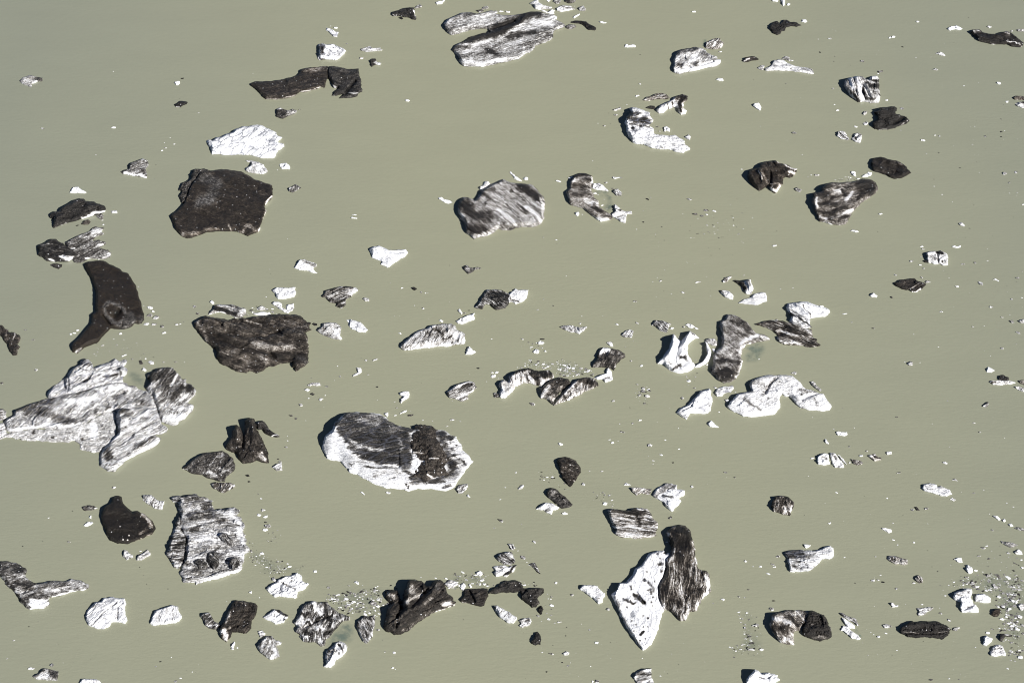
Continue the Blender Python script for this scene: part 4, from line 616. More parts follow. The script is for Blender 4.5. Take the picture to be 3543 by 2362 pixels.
chunk(None, "small white crumpled floe centred below the giant berg", "B2 1185,1365 1200,1355 1238,1365 1220,1382 1195,1378", .12, 14)
berg("the striped clog floe", "striped grey floe shaped like a clog, right above the giant central berg", "B2 1735,460 1765,440 1790,420 1840,385 1940,358 1990,370 2015,420 1975,460 1930,490 1940,525 1870,548 1800,520 1760,512 1745,485", 36, .36, ops=[(.8, 14, "B2 1850,440 1950,380"), (.12, 9, "B2 1810,505 1930,500"), (.1, 10, "B2 1990,410"), (.15, 8, "B2 1790,450 1850,410")], strk=(24, 1.1), tone=.2)
chunk("the white key floe", "white key-shaped floe above the giant central berg", "B2 1313,465 1350,450 1400,455 1400,510 1355,535 1320,570 1320,520 1345,505 1315,490", .08, 24, ops=[(.35, 12, "B2 1340,530")])
chunk("the white boomerang floe", "white boomerang-shaped floe in the water above left of the giant berg", "B2 915,235 965,240 968,285 930,310 885,325 890,305 935,280", .1, 18, ops=[(.35, 8, "B2 900,310 950,290")])
chunk(None, "thin striped stick-like fragment above the white boomerang floe", "B2 1065,172 1100,156 1145,155 1100,175 1070,182", .25, 14)
chunk(None, "pale cracked chunk with a grey tail, upper of the trio below the folded dark berg", "B2 470,397 520,372 590,370 610,400 560,408 520,402 500,412", .25, 20)
chunk(None, "white compact chip, middle of the trio below the folded dark berg", "B2 445,440 480,422 508,440 480,458", .05, 16)
chunk(None, "dark grey chip, lowest of the trio below the folded dark berg", "B2 500,480 525,463 550,480 530,492", .75, 14)
chunk(None, "small white triangular chip on the top right edge of the giant's plateau", "B2 1165,650 1210,640 1213,668 1200,690", .06, 16)
chunk(None, "striped oval sliver above the notch of the giant berg", "B2 1305,655 1340,632 1380,620 1378,635 1320,660", .2, 14)
chunk(None, "dark oval ring-like chip right of the striped oval sliver", "B2 1380,672 1400,660 1445,658 1432,675 1395,685", .7, 12)
berg("the arch chain berg", "chain of three humped dark blocks with ribbed white faces, right of centre", parts=[
 ('left_arch', dict(outline="B2 2205,400 2235,350 2260,345 2295,365 C2 0,320 60,270 120,250 180,240 240,262 370,260 400,290 410,330 330,380 300,420 270,405 200,385 130,380 60,410 10,480 B2 2270,515 2225,515 2210,470 2230,440 2210,410", H=62, dirt=.2, ops=[(.9, 18, "C2 50,280 150,245 240,262"), (.86, 40, "C2 250,300 370,290"), (.85, 22, "C2 210,300 270,380"), (.04, 24, "B2 2250,440 2250,500"), (.5, 7, "C2 60,310 60,380"), (.5, 7, "C2 110,300 120,370"), (.4, 7, "C2 170,300 190,370")], strk=(-78, .7), tone=.3)),
 ('middle_block', dict(outline="C2 285,520 290,460 310,410 380,350 450,325 540,340 565,385 500,440 440,500 400,580 360,540 320,520", H=60, dirt=.66, ops=[(.15, 18, "C2 300,500 330,450 370,410"), (.86, 30, "C2 420,350 520,370"), (.35, 16, "C2 340,510 410,540"), (.85, 14, "C2 400,430 440,470")], strk=(45, .4), tone=.3, rub=10)),
 ('right_wedge', dict(outline="C2 400,582 440,520 500,450 570,380 620,340 700,325 770,335 805,370 815,405 740,440 640,490 560,530 480,555 410,587", H=60, dirt=.4, ops=[(.9, 34, "C2 640,345 720,350 790,385"), (.8, 22, "C2 740,400 800,400"), (.02, 8, "C2 415,580 500,550 600,508 720,455"), (.7, 9, "C2 540,430 560,510"), (.7, 8, "C2 600,400 610,470"), (.7, 8, "C2 490,480 500,530"), (.1, 10, "C2 510,470 580,410")], strk=(75, .8), tone=.3, tilt=(140, .6)))])
chunk(None, "small dark and pale chip at the left foot of the arch chain berg", "B2 2158,470 2180,460 2215,480 2212,512 2170,510", .6, 20)
berg("the black-booted floe", "block floe, white upper left and black lower right, just above the arch chain", "C2 750,240 770,190 800,150 810,90 850,55 900,60 950,70 1000,80 1050,110 1050,150 1000,190 975,210 950,270 930,250 870,240 800,240", 46, .74, ops=[(.05, 28, "C2 840,90 900,80"), (.4, 20, "C2 930,110"), (.92, 20, "C2 930,220 940,250"), (.6, 18, "C2 1000,120"), (.85, 22, "C2 850,170 900,170"), (.3, 8, "C2 960,230")], strk=(65, .6), tone=.2, rub=12)
chunk(None, "small white hooked chip on top of the black-booted floe", "C2 885,15 935,12 950,55 915,45", .06, 20)
chunk("the white shoe floe", "white shoe-shaped floe at the right end of the arch chain berg", "C2 765,330 830,305 875,290 885,250 905,238 930,270 940,350 870,375 855,345 800,350", .06, 34, ops=[(.55, 8, "C2 880,340 910,320"), (.9, 8, "C2 870,265 880,285")])
berg("the white hatchet berg", "clean white hatchet-shaped iceberg right of the centre", "C2 1510,650 1550,605 1620,575 1680,510 1730,450 1780,440 1815,425 1825,480 1845,540 1830,600 1800,655 1720,655 1640,655 1610,712 1570,690", 50, .03, ops=[(.2, 12, "C2 1810,560 1830,600"), (.2, 9, "C2 1540,640 1600,690")], strk=(30, .5), crack=.7, tilt=(150, .6))
chunk("the white stamp floe", "white stamp-like oblong floe between the hatchet and speckled bergs", "C2 1870,480 1880,430 1960,405 2030,400 2035,435 2010,465 1950,475 1930,500 1885,505", .1, 28, strk=(20, .6), crack=.8)
berg("the speckled white arch", "wide white speckled iceberg arching over a bay, right side", "C2 1970,590 2000,545 2060,480 2130,460 2195,450 2170,400 2200,350 2260,325 D2 45,303 150,303 260,312 330,370 380,430 430,440 480,460 540,475 580,540 615,590 600,620 530,635 400,625 330,605 270,545 230,500 200,505 165,480 145,510 150,600 90,665 0,678 C2 2240,685 2120,685 2060,650 2000,620", 56, .12, ops=[(.45, 12, "D2 0,470 50,390 120,330"), (.5, 12, "C2 2130,500 2200,560 2280,620"), (.35, 22, "C2 2180,380 2260,350"), (.7, 12, "D2 340,470"), (.4, 12, "D2 330,440 460,470"), (.35, 14, "D2 450,530 480,580"), (.0, 34, "D2 530,520 560,600"), (.35, 20, "D2 0,470"), (.02, 20, "D2 180,480 210,490"), (.3, 40, "C2 2300,400 D2 0,400")], strk=(30, .35), rub=14, crack=.3, facet=.1, lean=.7, ridges=[(-30, 9, "D2 340,530 430,490 490,470"), (-20, 9, "D2 10,470 60,380 120,330")])
chunk(None, "grey gritty stick-shaped floe above the right end of the speckled white arch", "D2 420,365 445,358 480,400 525,440 510,458 470,430 440,405", .35, 22, rub=10)
chunk(None, "small grey triangular chip above the top of the speckled white arch", "D2 240,290 270,270 298,280 290,305", .28, 16)
chunk(None, "small white chip at the left tip of the speckled white arch", "C2 1950,530 1980,520 2000,535 1975,555", .08, 22)
chunk("the white goose floe", "small clean white goose-shaped floe below the gap by the speckled white arch", "C2 1795,745 1830,715 1860,745 1910,780 1880,782 1820,775", .0, 22)
chunk(None, "small pale round floe left of the white hatchet berg's blade", "C2 1550,510 1575,500 1590,520 1565,530", .25, 16)
berg("the black scallop berg", "black scallop-shaped iceberg with slanting light grooves, right of the giant berg", "C2 430,1090 470,1050 520,1043 580,1065 620,1100 650,1140 658,1185 630,1220 610,1260 580,1295 555,1320 520,1285 480,1235 460,1180 455,1130", 48, .86, ops=[(.6, 4, "C2 470,1130 600,1180"), (.6, 4, "C2 480,1185 620,1225"), (.55, 4, "C2 490,1090 640,1160"), (.6, 4, "C2 500,1240 600,1270")], strk=(-25, .8), tone=.5, ridges=[(12, 7, "C2 470,1130 620,1190"), (12, 7, "C2 480,1190 620,1240"), (12, 7, "C2 490,1085 640,1140")])
chunk("the gravel mitten floe", "dark gravelly mitten-shaped floe below the black scallop berg", "C2 340,1360 380,1322 430,1335 470,1375 520,1410 580,1475 545,1505 480,1515 440,1480 390,1440 345,1400", .76, 34, rub=16, ops=[(.6, 30, "C2 400,1370", '')])
chunk("the white swan floe", "smooth white swan-shaped floe leaning against the gravel mitten floe", "C2 240,1520 280,1490 340,1455 400,1465 460,1500 440,1520 400,1530 395,1560 C3 380,48 340,30 310,5 C2 290,1530", .12, 34, ops=[(.5, 12, "C2 330,1530 C3 370,10"), (.3, 10, "C2 430,1495"), (.4, 8, "C2 255,1520")], rough=.05)
chunk(None, "small cream pebble-like floe left above the long tan floe", "C2 1035,1300 1060,1275 1110,1300 1080,1305", .1, 16)
chunk("the tan ragged floe", "tan ragged flat floe left of the grey-topped white berg", "C2 1100,1320 1160,1318 1220,1325 1295,1335 1290,1365 1270,1390 1200,1375 1160,1398 1120,1365", .34, 22, strk=(40, .9), tone=.4)
berg("the grey-topped white berg", "white broken iceberg with one smooth slate grey face, right of centre", "C2 1300,1400 1310,1370 1370,1310 1420,1280 1525,1300 1520,1335 1590,1345 1580,1400 1540,1420 1565,1445 1540,1480 1500,1510 1480,1545 1420,1500 1400,1460 1350,1430", 40, .04, ops=[(.4, 8, "C2 1295,1405 1420,1280 1530,1300 1500,1325 1400,1370 1340,1430", 'p'), (.55, 12, "C2 1410,1410 1480,1400"), (.2, 12, "C2 1400,1480 1440,1500")], strk=(-30, .4), facet=.35, crack=.4)
chunk(None, "small white chip with a dark notch right of the grey-topped white berg", "C2 1640,1312 1662,1298 1675,1318 1650,1328", .3, 14)
chunk(None, "small pale oval floe below right of the black scallop berg", "C2 655,1290 675,1272 693,1292 685,1308 665,1302", .2, 16)
chunk(None, "white shuttle-like floe left of the gravel mitten floe", "C2 80,1340 105,1300 142,1295 125,1330 95,1343", .2, 18)
berg("the wood-grain berg", "iceberg striped like weathered wood with a dark top, right of centre", "C2 930,1510 1000,1520 1095,1525 1110,1508 1160,1503 1250,1510 1290,1555 C3 1300,70 1345,110 1350,170 1330,215 1340,235 1280,255 1200,265 1100,255 1000,245 960,225 965,190 930,120 905,60 900,20 C2 880,1535", 54, .36, ops=[(.82, 20, "C2 930,1535 1050,1545 1150,1550 1250,1540"), (.03, 9, "C2 1180,1512 1250,1530"), (.1, 10, "C2 940,1512 1000,1518"), (.72, 14, "C3 1150,0 1180,90 1210,210"), (.75, 12, "C3 990,95"), (.7, 8, "C3 1110,185"), (.08, 7, "C3 980,150 1200,175 1320,190"), (.7, 14, "C3 1250,30 1310,50"), (.1, 6, "C3 965,225 1100,245")], strk=(-8, 1.3), tone=.4, rough=.06, facet=.08, tilt=(150, .5))
berg("the round barrel berg", "small barrel-like iceberg, gritty dark top with vertical pale streaks, right side", "D2 60,1490 70,1450 100,1400 150,1393 220,1405 275,1460 270,1500 245,1560 D3 240,60 180,50 130,30 D2 90,1545", 46, .62, ops=[(.85, 20, "D2 100,1420 200,1405 250,1450"), (.2, 7, "D2 180,1480 190,1560"), (.85, 7, "D2 210,1490 220,1560"), (.2, 8, "D2 250,1470 235,1530"), (.4, 12, "D2 130,1450")], strk=(78, .9), tone=.4, rub=10)
chunk("the bluish molar floe", "bluish white molar-shaped floe, leftmost of the small row on the right", "D2 480,1080 485,1040 540,1010 585,1020 590,1070 598,1110 540,1122 490,1115", .03, 34, ops=[(.3, 12, "D2 520,1050 570,1060")])
chunk("the white sail floe", "white sail-shaped floe with a slit, second in the small row on the right", "D2 600,1005 640,1010 680,1060 720,1110 728,1145 640,1142 615,1100 608,1060", .1, 30, ops=[(.4, 12, "D2 615,1020 650,1050")])
chunk(None, "thin white blade hugging the right side of the white sail floe", "D2 650,1015 700,1045 750,1110 760,1130 720,1095 690,1060", .15, 22)
chunk("the brown ragged floe", "brown ragged ribbed floe, middle of the small row on the right", "D2 780,1060 830,1070 890,1085 900,1105 850,1125 810,1110", .5, 22, strk=(20, .8), tone=.3)
chunk("the brown-tipped lozenge", "pale lozenge floe with brown corners at the right end of the small row", "D2 930,1035 1005,1012 1020,1035 1065,1055 1050,1080 1000,1088 960,1055", .3, 26, ops=[(.85, 8, "D2 990,1030 1015,1045 1060,1055"), (.05, 10, "D2 960,1040 990,1040")], tone=.5)
chunk(None, "small white cross-shaped chip right of the brown-tipped lozenge", "D2 1105,1000 1125,995 1158,998 1155,1025 1110,1030", .12, 16)
chunk(None, "small pale chip above the brown ragged floe", "D2 850,1030 890,1022 900,1045 870,1045", .12, 14)
chunk("the white whale floe", "bright white whale-shaped floe above the small row on the right", "D2 650,825 665,810 700,820 755,820 758,845 720,858 665,852", .02, 24)
chunk(None, "small white notched floe below left of the white whale floe", "D2 545,880 565,885 590,920 585,935 555,920", .06, 18)
berg("the white raft floe", "long white raft-shaped floe with loose blocks along its top, far right", "D2 1432,1335 1440,1290 1500,1280 1560,1295 1570,1315 1600,1305 1680,1340 1690,1365 1708,1380 1650,1403 1560,1385 1450,1355", 30, .05, ops=[(.3, 6, "D2 1600,1320 1680,1345"), (.4, 5, "D2 1470,1320 1560,1330"), (.25, 12, "D2 1460,1300 1530,1300")], strk=(-18, .5), crack=.6)
chunk(None, "small lilac oval floe below the right end of the white raft floe", "D2 1675,1430 1700,1412 1738,1430 1720,1448", .15, 12)
chunk(None, "small grey wing-like chip above the right end of the white raft floe", "D2 1690,1255 1730,1238 1762,1270 1730,1262", .28, 14)
chunk("the far-right white stone", "compact bright white floe left of the hat-shaped floe, right edge", "D2 2010,275 2025,230 2060,245 2090,265 2060,285 2020,283", .02, 24)
berg("the hat-shaped floe", "hat-shaped floe with a dark crown and cream brim near the right edge", parts=[
 ('brim', dict(outline="D2 2038,370 2060,355 2120,350 2215,352 2280,375 2230,392 2150,400 2070,396", H=22, dirt=.16, ops=[(.75, 8, "D2 2045,368 2080,372")], tone=.3)),
 ('crown', dict(outline="D2 2120,352 2125,310 2160,303 2215,325 2218,355 2160,362", H=30, dirt=.84, strk=(60, .6)))])
chunk("the right-edge lilac spit", "lilac-white curved floe cut by the right edge below the hat-shaped floe", "D2 2260,410 2300,405 2362,425 2362,462 2300,445", .25, 22)
chunk(None, "brown and white jagged chunk cut by the right edge beside the hat-shaped floe", "D2 2300,355 2330,350 2362,350 2362,402 2320,385", .5, 24, tone=.4)
chunk("the small brown boot", "small brown and white boot-shaped chunk below the hat-shaped floe", "D2 1968,592 2005,560 2020,545 2038,558 2010,600", .45, 22, ops=[(.9, 9, "D2 2025,555")])
chunk("the gritty nugget", "small gritty grey nugget in open water right of the white arch, upper", "D2 1290,205 1325,178 1350,195 1345,222 1315,222", .35, 20, rub=8)
chunk(None, "small pale floe with a tail above the long white raft", "D2 1600,1095 1640,1085 1668,1105 1650,1115", .2, 14)
chunk("the dark and white twin chip", "small dark oval chip with a white one at its left, below the white raft", "D2 1360,1497 1385,1495 1415,1530 1385,1532", .75, 16)
chunk("the silver comb floe", "white and grey striped floe right of the tall gap above the black blob berg", "A2 1290,1388 1370,1390 1410,1425 1490,1445 1470,1525 1400,1515 1330,1470 1290,1440", .22, 26, strk=(60, 1.2), rub=10)
chunk("the small dark lens", "small dark lens-shaped floe left of the black blob berg's horn", "A2 735,1505 790,1478 850,1485 885,1510 830,1530 775,1535", .66, 22, ops=[(.2, 7, "A2 850,1515 880,1512")])
# --- near row
berg("the black blob berg", "glossy black rounded iceberg with white chips on it and a pale right shoulder, lower left", "A2 915,1568 940,1500 1000,1460 1020,1410 1070,1390 1100,1405 1110,1450 1160,1510 1200,1545 1240,1530 1310,1560 A3 1330,60 1390,120 1410,175 1380,225 1300,260 1220,290 1150,315 1060,310 990,280 960,230 930,150 910,70 912,30", 58, .97,
 ops=[(.4, 22, "A3 1290,40 1330,80 1370,150"), (.65, 16, "A3 1260,220 1330,190"), (.5, 7, "A3 1220,290 1300,260 1370,230"), (.02, 8, "A3 1087,153", 'x'), (.02, 9, "A3 1112,270", 'x'), (.02, 10, "A3 1155,275", 'x'), (.02, 8, "A3 1165,232", 'x'), (.02, 5, "A3 1060,98", 'x'), (.1, 5, "A3 1245,130", 'x')], strk=(-40, .25), rough=.05, facet=.05, tone=.6, tilt=(120, .4))
berg("the rubbled slab berg", "large grey-white striped slab iceberg strewn with dark boulders, lower left", parts=[
 ('slab', dict(outline="A2 1545,1410 1600,1392 1650,1400 1700,1385 1780,1380 1860,1410 1930,1440 1935,1520 1990,1510 2080,1500 2170,1535 A3 2170,15 2140,50 2190,110 2195,200 2230,280 2260,370 2210,430 2190,500 2180,550 2050,600 1950,635 1850,655 1700,665 1620,580 1660,480 1680,380 1690,270 1640,200 1620,120 1615,20 A2 1620,1540 1610,1460 1560,1460 1545,1430", H=60, dirt=.28, ops=[(.68, 44, "A2 1700,1440 1850,1450 1900,1530"), (.7, 34, "A3 1720,60 1850,50 2000,80"), (.72, 22, "A3 1720,190 1800,160"), (.02, 30, "A3 2100,20 2160,150 2200,300"), (.05, 26, "A3 1780,290 1900,230"), (.75, 22, "A3 1950,370 2000,430"), (.5, 26, "A3 1700,470 1800,580"), (.04, 16, "A3 1860,640 2000,600 2170,540"), (.7, 22, "A3 1720,620"), (.8, 12, "A2 1570,1430 1620,1440"), (.08, 20, "A3 2100,360 2200,420"), (.5, 12, "A3 2050,120 2160,150"), (.5, 14, "A3 1900,420 2040,400")], strk=(6, .9), rub=24, jag=.15, facet=.4, crack=.4, ridges=[(-30, 9, "A3 1690,260 1670,400 1620,560"), (14, 20, "A3 1720,50 1800,150")])),
 ('left_flank', dict(outline="A3 1610,60 1580,120 1570,180 1540,280 1520,360 1498,410 1540,470 1570,525 1615,540 1660,480 1680,380 1690,270 1650,200 1640,120 1625,50", H=56, dirt=.42, ops=[(.7, 22, "A3 1600,330 1650,290"), (.1, 22, "A3 1560,480 1600,510"), (.15, 16, "A3 1620,160 1640,240")], strk=(8, 1.2), rub=10, tilt=(110, .4))),
 ('boulder', dict(outline="A3 1755,470 1790,440 1840,445 1875,490 1850,515 1800,510", H=30, base=60, dirt=.66, strk=(20, .8), ew=.6)),
 ('boulder', dict(outline="A3 1870,420 1880,385 1950,380 1980,420 1975,480 1930,520 1895,480", H=40, base=60, dirt=.7, strk=(-30, .8), ew=.6)),
 ('boulder', dict(outline="A3 2070,490 2085,440 2130,430 2165,450 2165,500 2100,535", H=34, base=50, dirt=.66, strk=(60, .9), ew=.6)),
 ('boulder', dict(outline="A3 1975,240 2000,210 2050,215 2110,260 2095,310 2040,290", H=26, base=60, dirt=.5, strk=(-50, .9), ew=.6))])
berg("the elbow berg", "elbow-shaped iceberg, dark left arm, grey right arm and a white foot, lower left corner", "A3 -20,465 60,462 110,475 180,495 235,530 245,560 230,600 290,650 340,665 450,640 560,645 610,640 640,620 690,632 740,640 810,680 800,715 750,735 650,745 560,775 450,795 445,830 450,860 380,900 270,905 235,890 180,840 150,780 100,720 40,650 0,600 -20,590", 54, .5, ops=[(.74, 44, "A3 30,500 180,540"), (.84, 44, "A3 150,650 280,680"), (.3, 16, "A3 130,590 190,590"), (.85, 14, "A3 60,640 150,760 230,870"), (.02, 10, "A3 270,800 350,802 440,795 450,860 380,900 275,905", 'p'), (.15, 22, "A3 430,740 540,720"), (.3, 20, "A3 650,650 740,690"), (.1, 10, "A3 750,660 800,680"), (.6, 20, "A3 300,760 420,690"), (.05, 7, "A3 450,795 650,740 780,720")], strk=(14, .7), tilt=(160, .5), ridges=[(-20, 8, "A3 200,750 320,710"), (16, 26, "A3 380,690 600,680")])
berg("the ribbed white pebble", "round white iceberg scored by two diagonal cracks, lower left", "A3 770,960 785,910 860,835 910,830 935,795 1000,785 1050,795 1075,800 1130,800 1145,850 1130,880 1135,930 1155,1000 1130,1035 1080,1020 1010,1020 985,1060 940,1082 880,1080 800,1050 775,1010", 46, .05, ops=[(.5, 4, "A3 820,1050 920,940 1050,840"), (.35, 4, "A3 790,980 880,890 980,810"), (.35, 5, "A3 1060,980 1060,880 1100,840"), (.3, 12, "A3 840,880 870,860"), (.3, 5, "A3 940,970 980,990")], strk=(42, .5), crack=.7, ridges=[(-16, 5, "A3 820,1050 920,940 1050,840"), (-16, 6, "A3 1060,1000 1065,880 1110,840")])
berg("the white pleated pillow", "white pleated iceberg between the ribbed pebble and the dark torso berg", "A3 1350,1030 1370,980 1395,915 1460,890 1550,860 1610,875 1625,930 1645,975 1620,1010 1580,1028 1530,1030 1480,1040 1390,1050", 40, .08, ops=[(.35, 9, "A3 1570,900 1560,1000"), (.25, 8, "A3 1460,910 1430,1000")], strk=(75, .9), rough=.05)
berg("the dark torso berg", "dark torso-shaped iceberg with a pale left side and a striped arm, lower left", parts=[
 ('torso', dict(outline="A3 1975,1110 1990,1060 2030,1000 2060,920 2095,850 2130,815 2200,820 2250,835 2310,845 B3 30,870 20,940 -5,990 A3 2280,1000 2275,1070 2230,1120 2150,1110 2100,1110 2090,1150 2050,1205 2000,1170", H=56, dirt=.84, ops=[(.25, 20, "A3 2080,930 2040,1010"), (.12, 24, "A3 2000,1100 2040,1080 2050,1170"), (.93, 20, "B3 -20,880 0,940"), (.5, 9, "A3 2150,830 2240,850"), (.7, 9, "A3 2010,1110"), (.4, 14, "A3 2080,1070")], strk=(60, .4), tone=.5, rub=12)),
 ('arm', dict(outline="A3 1808,970 1835,935 1890,925 1920,970 1935,1005 2000,1040 1985,1080 1900,1080 1850,1050 1845,1010", H=36, dirt=.55, ops=[(.85, 16, "A3 1850,970 1890,980"), (.15, 12, "A3 1870,1050 1960,1050"), (.1, 5, "A3 1840,940 1900,935")], strk=(40, .8)))])
chunk(None, "white bone-like sliver below the foot of the dark torso berg", "A3 2085,1230 2115,1187 2130,1200 2115,1240 2118,1270 2090,1265", .04, 20)
chunk("the folded grey floe", "light grey folded floe, left of the pair below the black blob berg", "A3 1110,375 1125,358 1150,370 1200,410 1205,435 1140,460 1112,430", .3, 26, ops=[(.8, 7, "A3 1120,368"), (.7, 8, "A3 1185,435")])
chunk("the squarish grey floe", "light grey squarish floe, right of the pair below the black blob berg", "A3 1230,460 1250,410 1290,390 1340,355 1362,410 1310,440 1280,460", .28, 24)
chunk("the white hand floe", "white curved floe like a cupped hand left of the black blob berg", "A3 750,148 790,110 830,108 845,120 800,152", .04, 18)
chunk(None, "small white pointed chip just above the white hand floe", "A3 800,75 812,55 828,48 830,90", .06, 16)
berg("the ghost-grey floe", "grey and dark hooded floe near the bottom left corner", "A3 290,1510 350,1475 375,1445 400,1430 450,1440 535,1460 520,1550 450,1545 400,1540 330,1535", 40, .42, ops=[(.75, 26, "A3 450,1460 510,1500"), (.1, 24, "A3 370,1510 420,1510"), (.7, 12, "A3 380,1465")], strk=(30, .4), rub=10)
chunk(None, "small rounded grey chip above the ghost-grey floe", "A3 440,1410 470,1385 490,1400 475,1425", .45, 18)
chunk(None, "small scattered white floe left above the ghost-grey floe", "A3 240,1440 270,1420 330,1430 290,1450", .14, 14)
chunk("the bottom-left ridged strip", "white ridged floe cut by the bottom edge at the lower left", "A3 705,1590 740,1530 800,1528 900,1545 930,1590", .08, 26, strk=(80, .8))
chunk(None, "small white triangle above the dark torso berg", "A3 2240,745 2280,732 2275,765", .08, 16)
berg("the popcorn white berg", "lumpy white popcorn-like iceberg above the patchwork berg, lower left of centre", "B3 100,720 150,680 190,655 210,630 280,600 330,595 350,585 390,565 430,600 430,635 488,660 480,690 450,725 395,740 390,795 310,798 260,790 180,795 130,750", 42, .05, ops=[(.5, 6, "B3 220,650 300,690 380,700"), (.4, 12, "B3 330,640"), (.35, 9, "B3 110,710")], rub=30, crack=.5, facet=.35, jag=.1, strk=(30, .4))
chunk(None, "small grey knob behind the left shoulder of the popcorn white berg", "B3 150,620 180,608 205,640 190,655 160,645", .3, 26)
chunk("the black-cornered white floe", "white floe with a black top right corner left of the patchwork berg", "B3 72,975 120,940 180,898 230,905 310,955 290,990 265,1025 190,1038 140,1005", .05, 34, ops=[(.93, 13, "B3 190,905 240,930 295,960"), (.85, 8, "B3 270,985"), (.5, 6, "B3 180,930 170,960")], crack=.4)
chunk("the small white skull floe", "small white rounded floe on top of the sandy shield floe", "B3 30,1100 70,1087 108,1120 90,1140 55,1160 40,1130", .2, 26)
berg("the sandy shield floe", "grey sandy shield-like iceberg with a white right edge near the bottom left of centre", "B3 22,1240 60,1180 110,1140 160,1140 195,1180 250,1195 240,1225 200,1230 220,1290 230,1330 140,1358 100,1330 50,1290", 42, .38, ops=[(.03, 14, "B3 185,1250 205,1300 160,1345"), (.06, 10, "B3 210,1190 240,1210"), (.6, 12, "B3 120,1150 150,1160"), (.75, 9, "B3 80,1320 110,1340"), (.5, 5, "B3 90,1160 60,1240")], strk=(75, .5))
berg("the patchwork berg", "patchwork iceberg of crossing black and white stripes, lower left of centre", "B3 350,1030 400,950 420,900 460,850 530,822 580,835 660,830 720,890 760,930 820,950 870,980 860,1000 790,1020 740,1080 700,1130 650,1170 640,1230 600,1240 550,1200 440,1195 410,1130 370,1110 370,1075 390,1060", 56, .48,
 ops=[(.04, 22, "B3 530,840 560,900 600,960"), (.86, 18, "B3 630,850 660,940 690,1020"), (.8, 26, "B3 430,970 500,960"), (.06, 14, "B3 440,1040 540,1000"), (.88, 14, "B3 440,1070 560,1010 700,950"), (.1, 14, "B3 560,1060 640,1100"), (.84, 18, "B3 560,1110 600,1130"), (.8, 20, "B3 650,1120 740,1050 800,1000"), (.15, 7, "B3 700,980 830,970"), (.85, 20, "B3 450,1130 520,1160"), (.05, 9, "B3 440,1170 480,1185"), (.06, 9, "B3 380,1030 420,1030"), (.1, 8, "B3 600,1160 630,1220"), (.25, 7, "B3 700,900 730,960")], strk=(80, 1.0), facet=.25, rub=12, ridges=[(30, 16, "B3 520,840 540,900"), (-24, 9, "B3 440,1070 560,1010 700,950")], shelves=[("B3 700,1100 760,1040 870,1000 900,1040 930,1120 880,1200 760,1220 650,1240 660,1180", 1, .2)])
berg("the lilac feather floe", "lilac-grey feather-grained floe between the patchwork and star-shaped bergs", "B3 920,1050 930,1000 990,955 1040,965 1090,950 1095,1000 1080,1080 1075,1130 1020,1212 980,1195 950,1120", 40, .46, ops=[(.15, 6, "B3 1075,1090 1050,1160 1020,1205"), (.2, 6, "B3 940,1090 980,1180"), (.2, 9, "B3 1085,965"), (.7, 12, "B3 1000,980 1040,990")], strk=(-65, 1.0))
berg("the white-skirted stump", "small berg with shaded dark left wall and white skirt near the bottom, left of centre", "B3 622,1420 650,1390 638,1340 650,1275 700,1245 730,1200 765,1185 830,1210 838,1275 800,1320 740,1360 690,1430", 56, .12, ops=[(.45, 20, "B3 670,1310 710,1290"), (.7, 9, "B3 760,1210 790,1270"), (.55, 7, "B3 800,1220 790,1290"), (.6, 9, "B3 660,1370 700,1340"), (.02, 16, "B3 650,1415 720,1360 800,1300")], strk=(-65, .8), ridges=[(24, 14, "B3 740,1210 720,1300 680,1380")])
berg("the dark star berg", "dark brown star-shaped iceberg with tall fins and a white lower rim, bottom centre left", "B3 1172,1080 1175,1010 1190,960 1200,900 1240,850 1180,790 1178,750 1220,720 1300,730 1318,800 1340,810 1350,740 1375,690 1400,635 1450,628 1510,640 1555,690 1600,680 1640,640 1680,632 1710,650 1730,700 1740,740 1800,800 1828,835 1780,880 1720,905 1600,940 1500,1010 1440,1060 1330,1130 1270,1135 1230,1110 1190,1105", 78, .84,
 ops=[(.5, 44, "B3 1420,700 1440,750"), (.34, 24, "B3 1380,830 1500,780"), (.9, 22, "B3 1430,830"), (.4, 20, "B3 1200,760 1270,790"), (.4, 9, "B3 1210,880 1290,840"), (.2, 18, "B3 1700,850 1770,830"), (.02, 9, "B3 1630,925 1740,890 1815,845"), (.78, 40, "B3 1660,700", 't'), (.5, 12, "B3 1540,850 1600,800"), (.6, 12, "B3 1350,1100 1420,1060"), (.5, 7, "B3 1190,1105 1240,1108"), (.6, 14, "B3 1530,990 1600,930")],
 strk=(40, .5), tone=.35, rub=20, facet=.34, rough=.2, jag=.1, tilt=(150, .3), ridges=[(60, 26, "B3 1420,660 1400,760 1360,860"), (40, 22, "B3 1660,660 1600,760 1500,880"), (-60, 18, "B3 1335,790 1325,900"), (-40, 18, "B3 1560,720 1500,800 1420,880"), (20, 26, "B3 1240,900 1210,1050"), (-26, 12, "B3 1300,930 1280,1080")])
berg("the black twin-mound chain", "black rough chain of two mounds linked by a thin neck, bottom centre", parts=[
 ('left_mound', dict(outline="B3 1855,820 1890,780 1890,720 1960,715 2110,712 2108,750 2120,780 2090,830 2080,870 2040,878 1960,860 1880,845", H=44, dirt=.9, ops=[(.4, 6, "B3 1880,842 2000,870"), (.75, 22, "B3 2030,760")], tone=.4, ridges=[(-24, 12, "B3 1940,730 1990,830")])),
 ('right_mound', dict(outline="B3 2105,765 2170,700 2220,670 2300,645 C3 60,635 100,650 140,710 230,705 315,710 300,770 270,820 250,885 210,890 170,855 120,820 100,745 20,748 B3 2240,750 2170,765", H=44, dirt=.86, ops=[(.78, 40, "C3 40,690", ''), (.93, 40, "C3 200,800")], tone=.1, rub=22, jag=.1))])
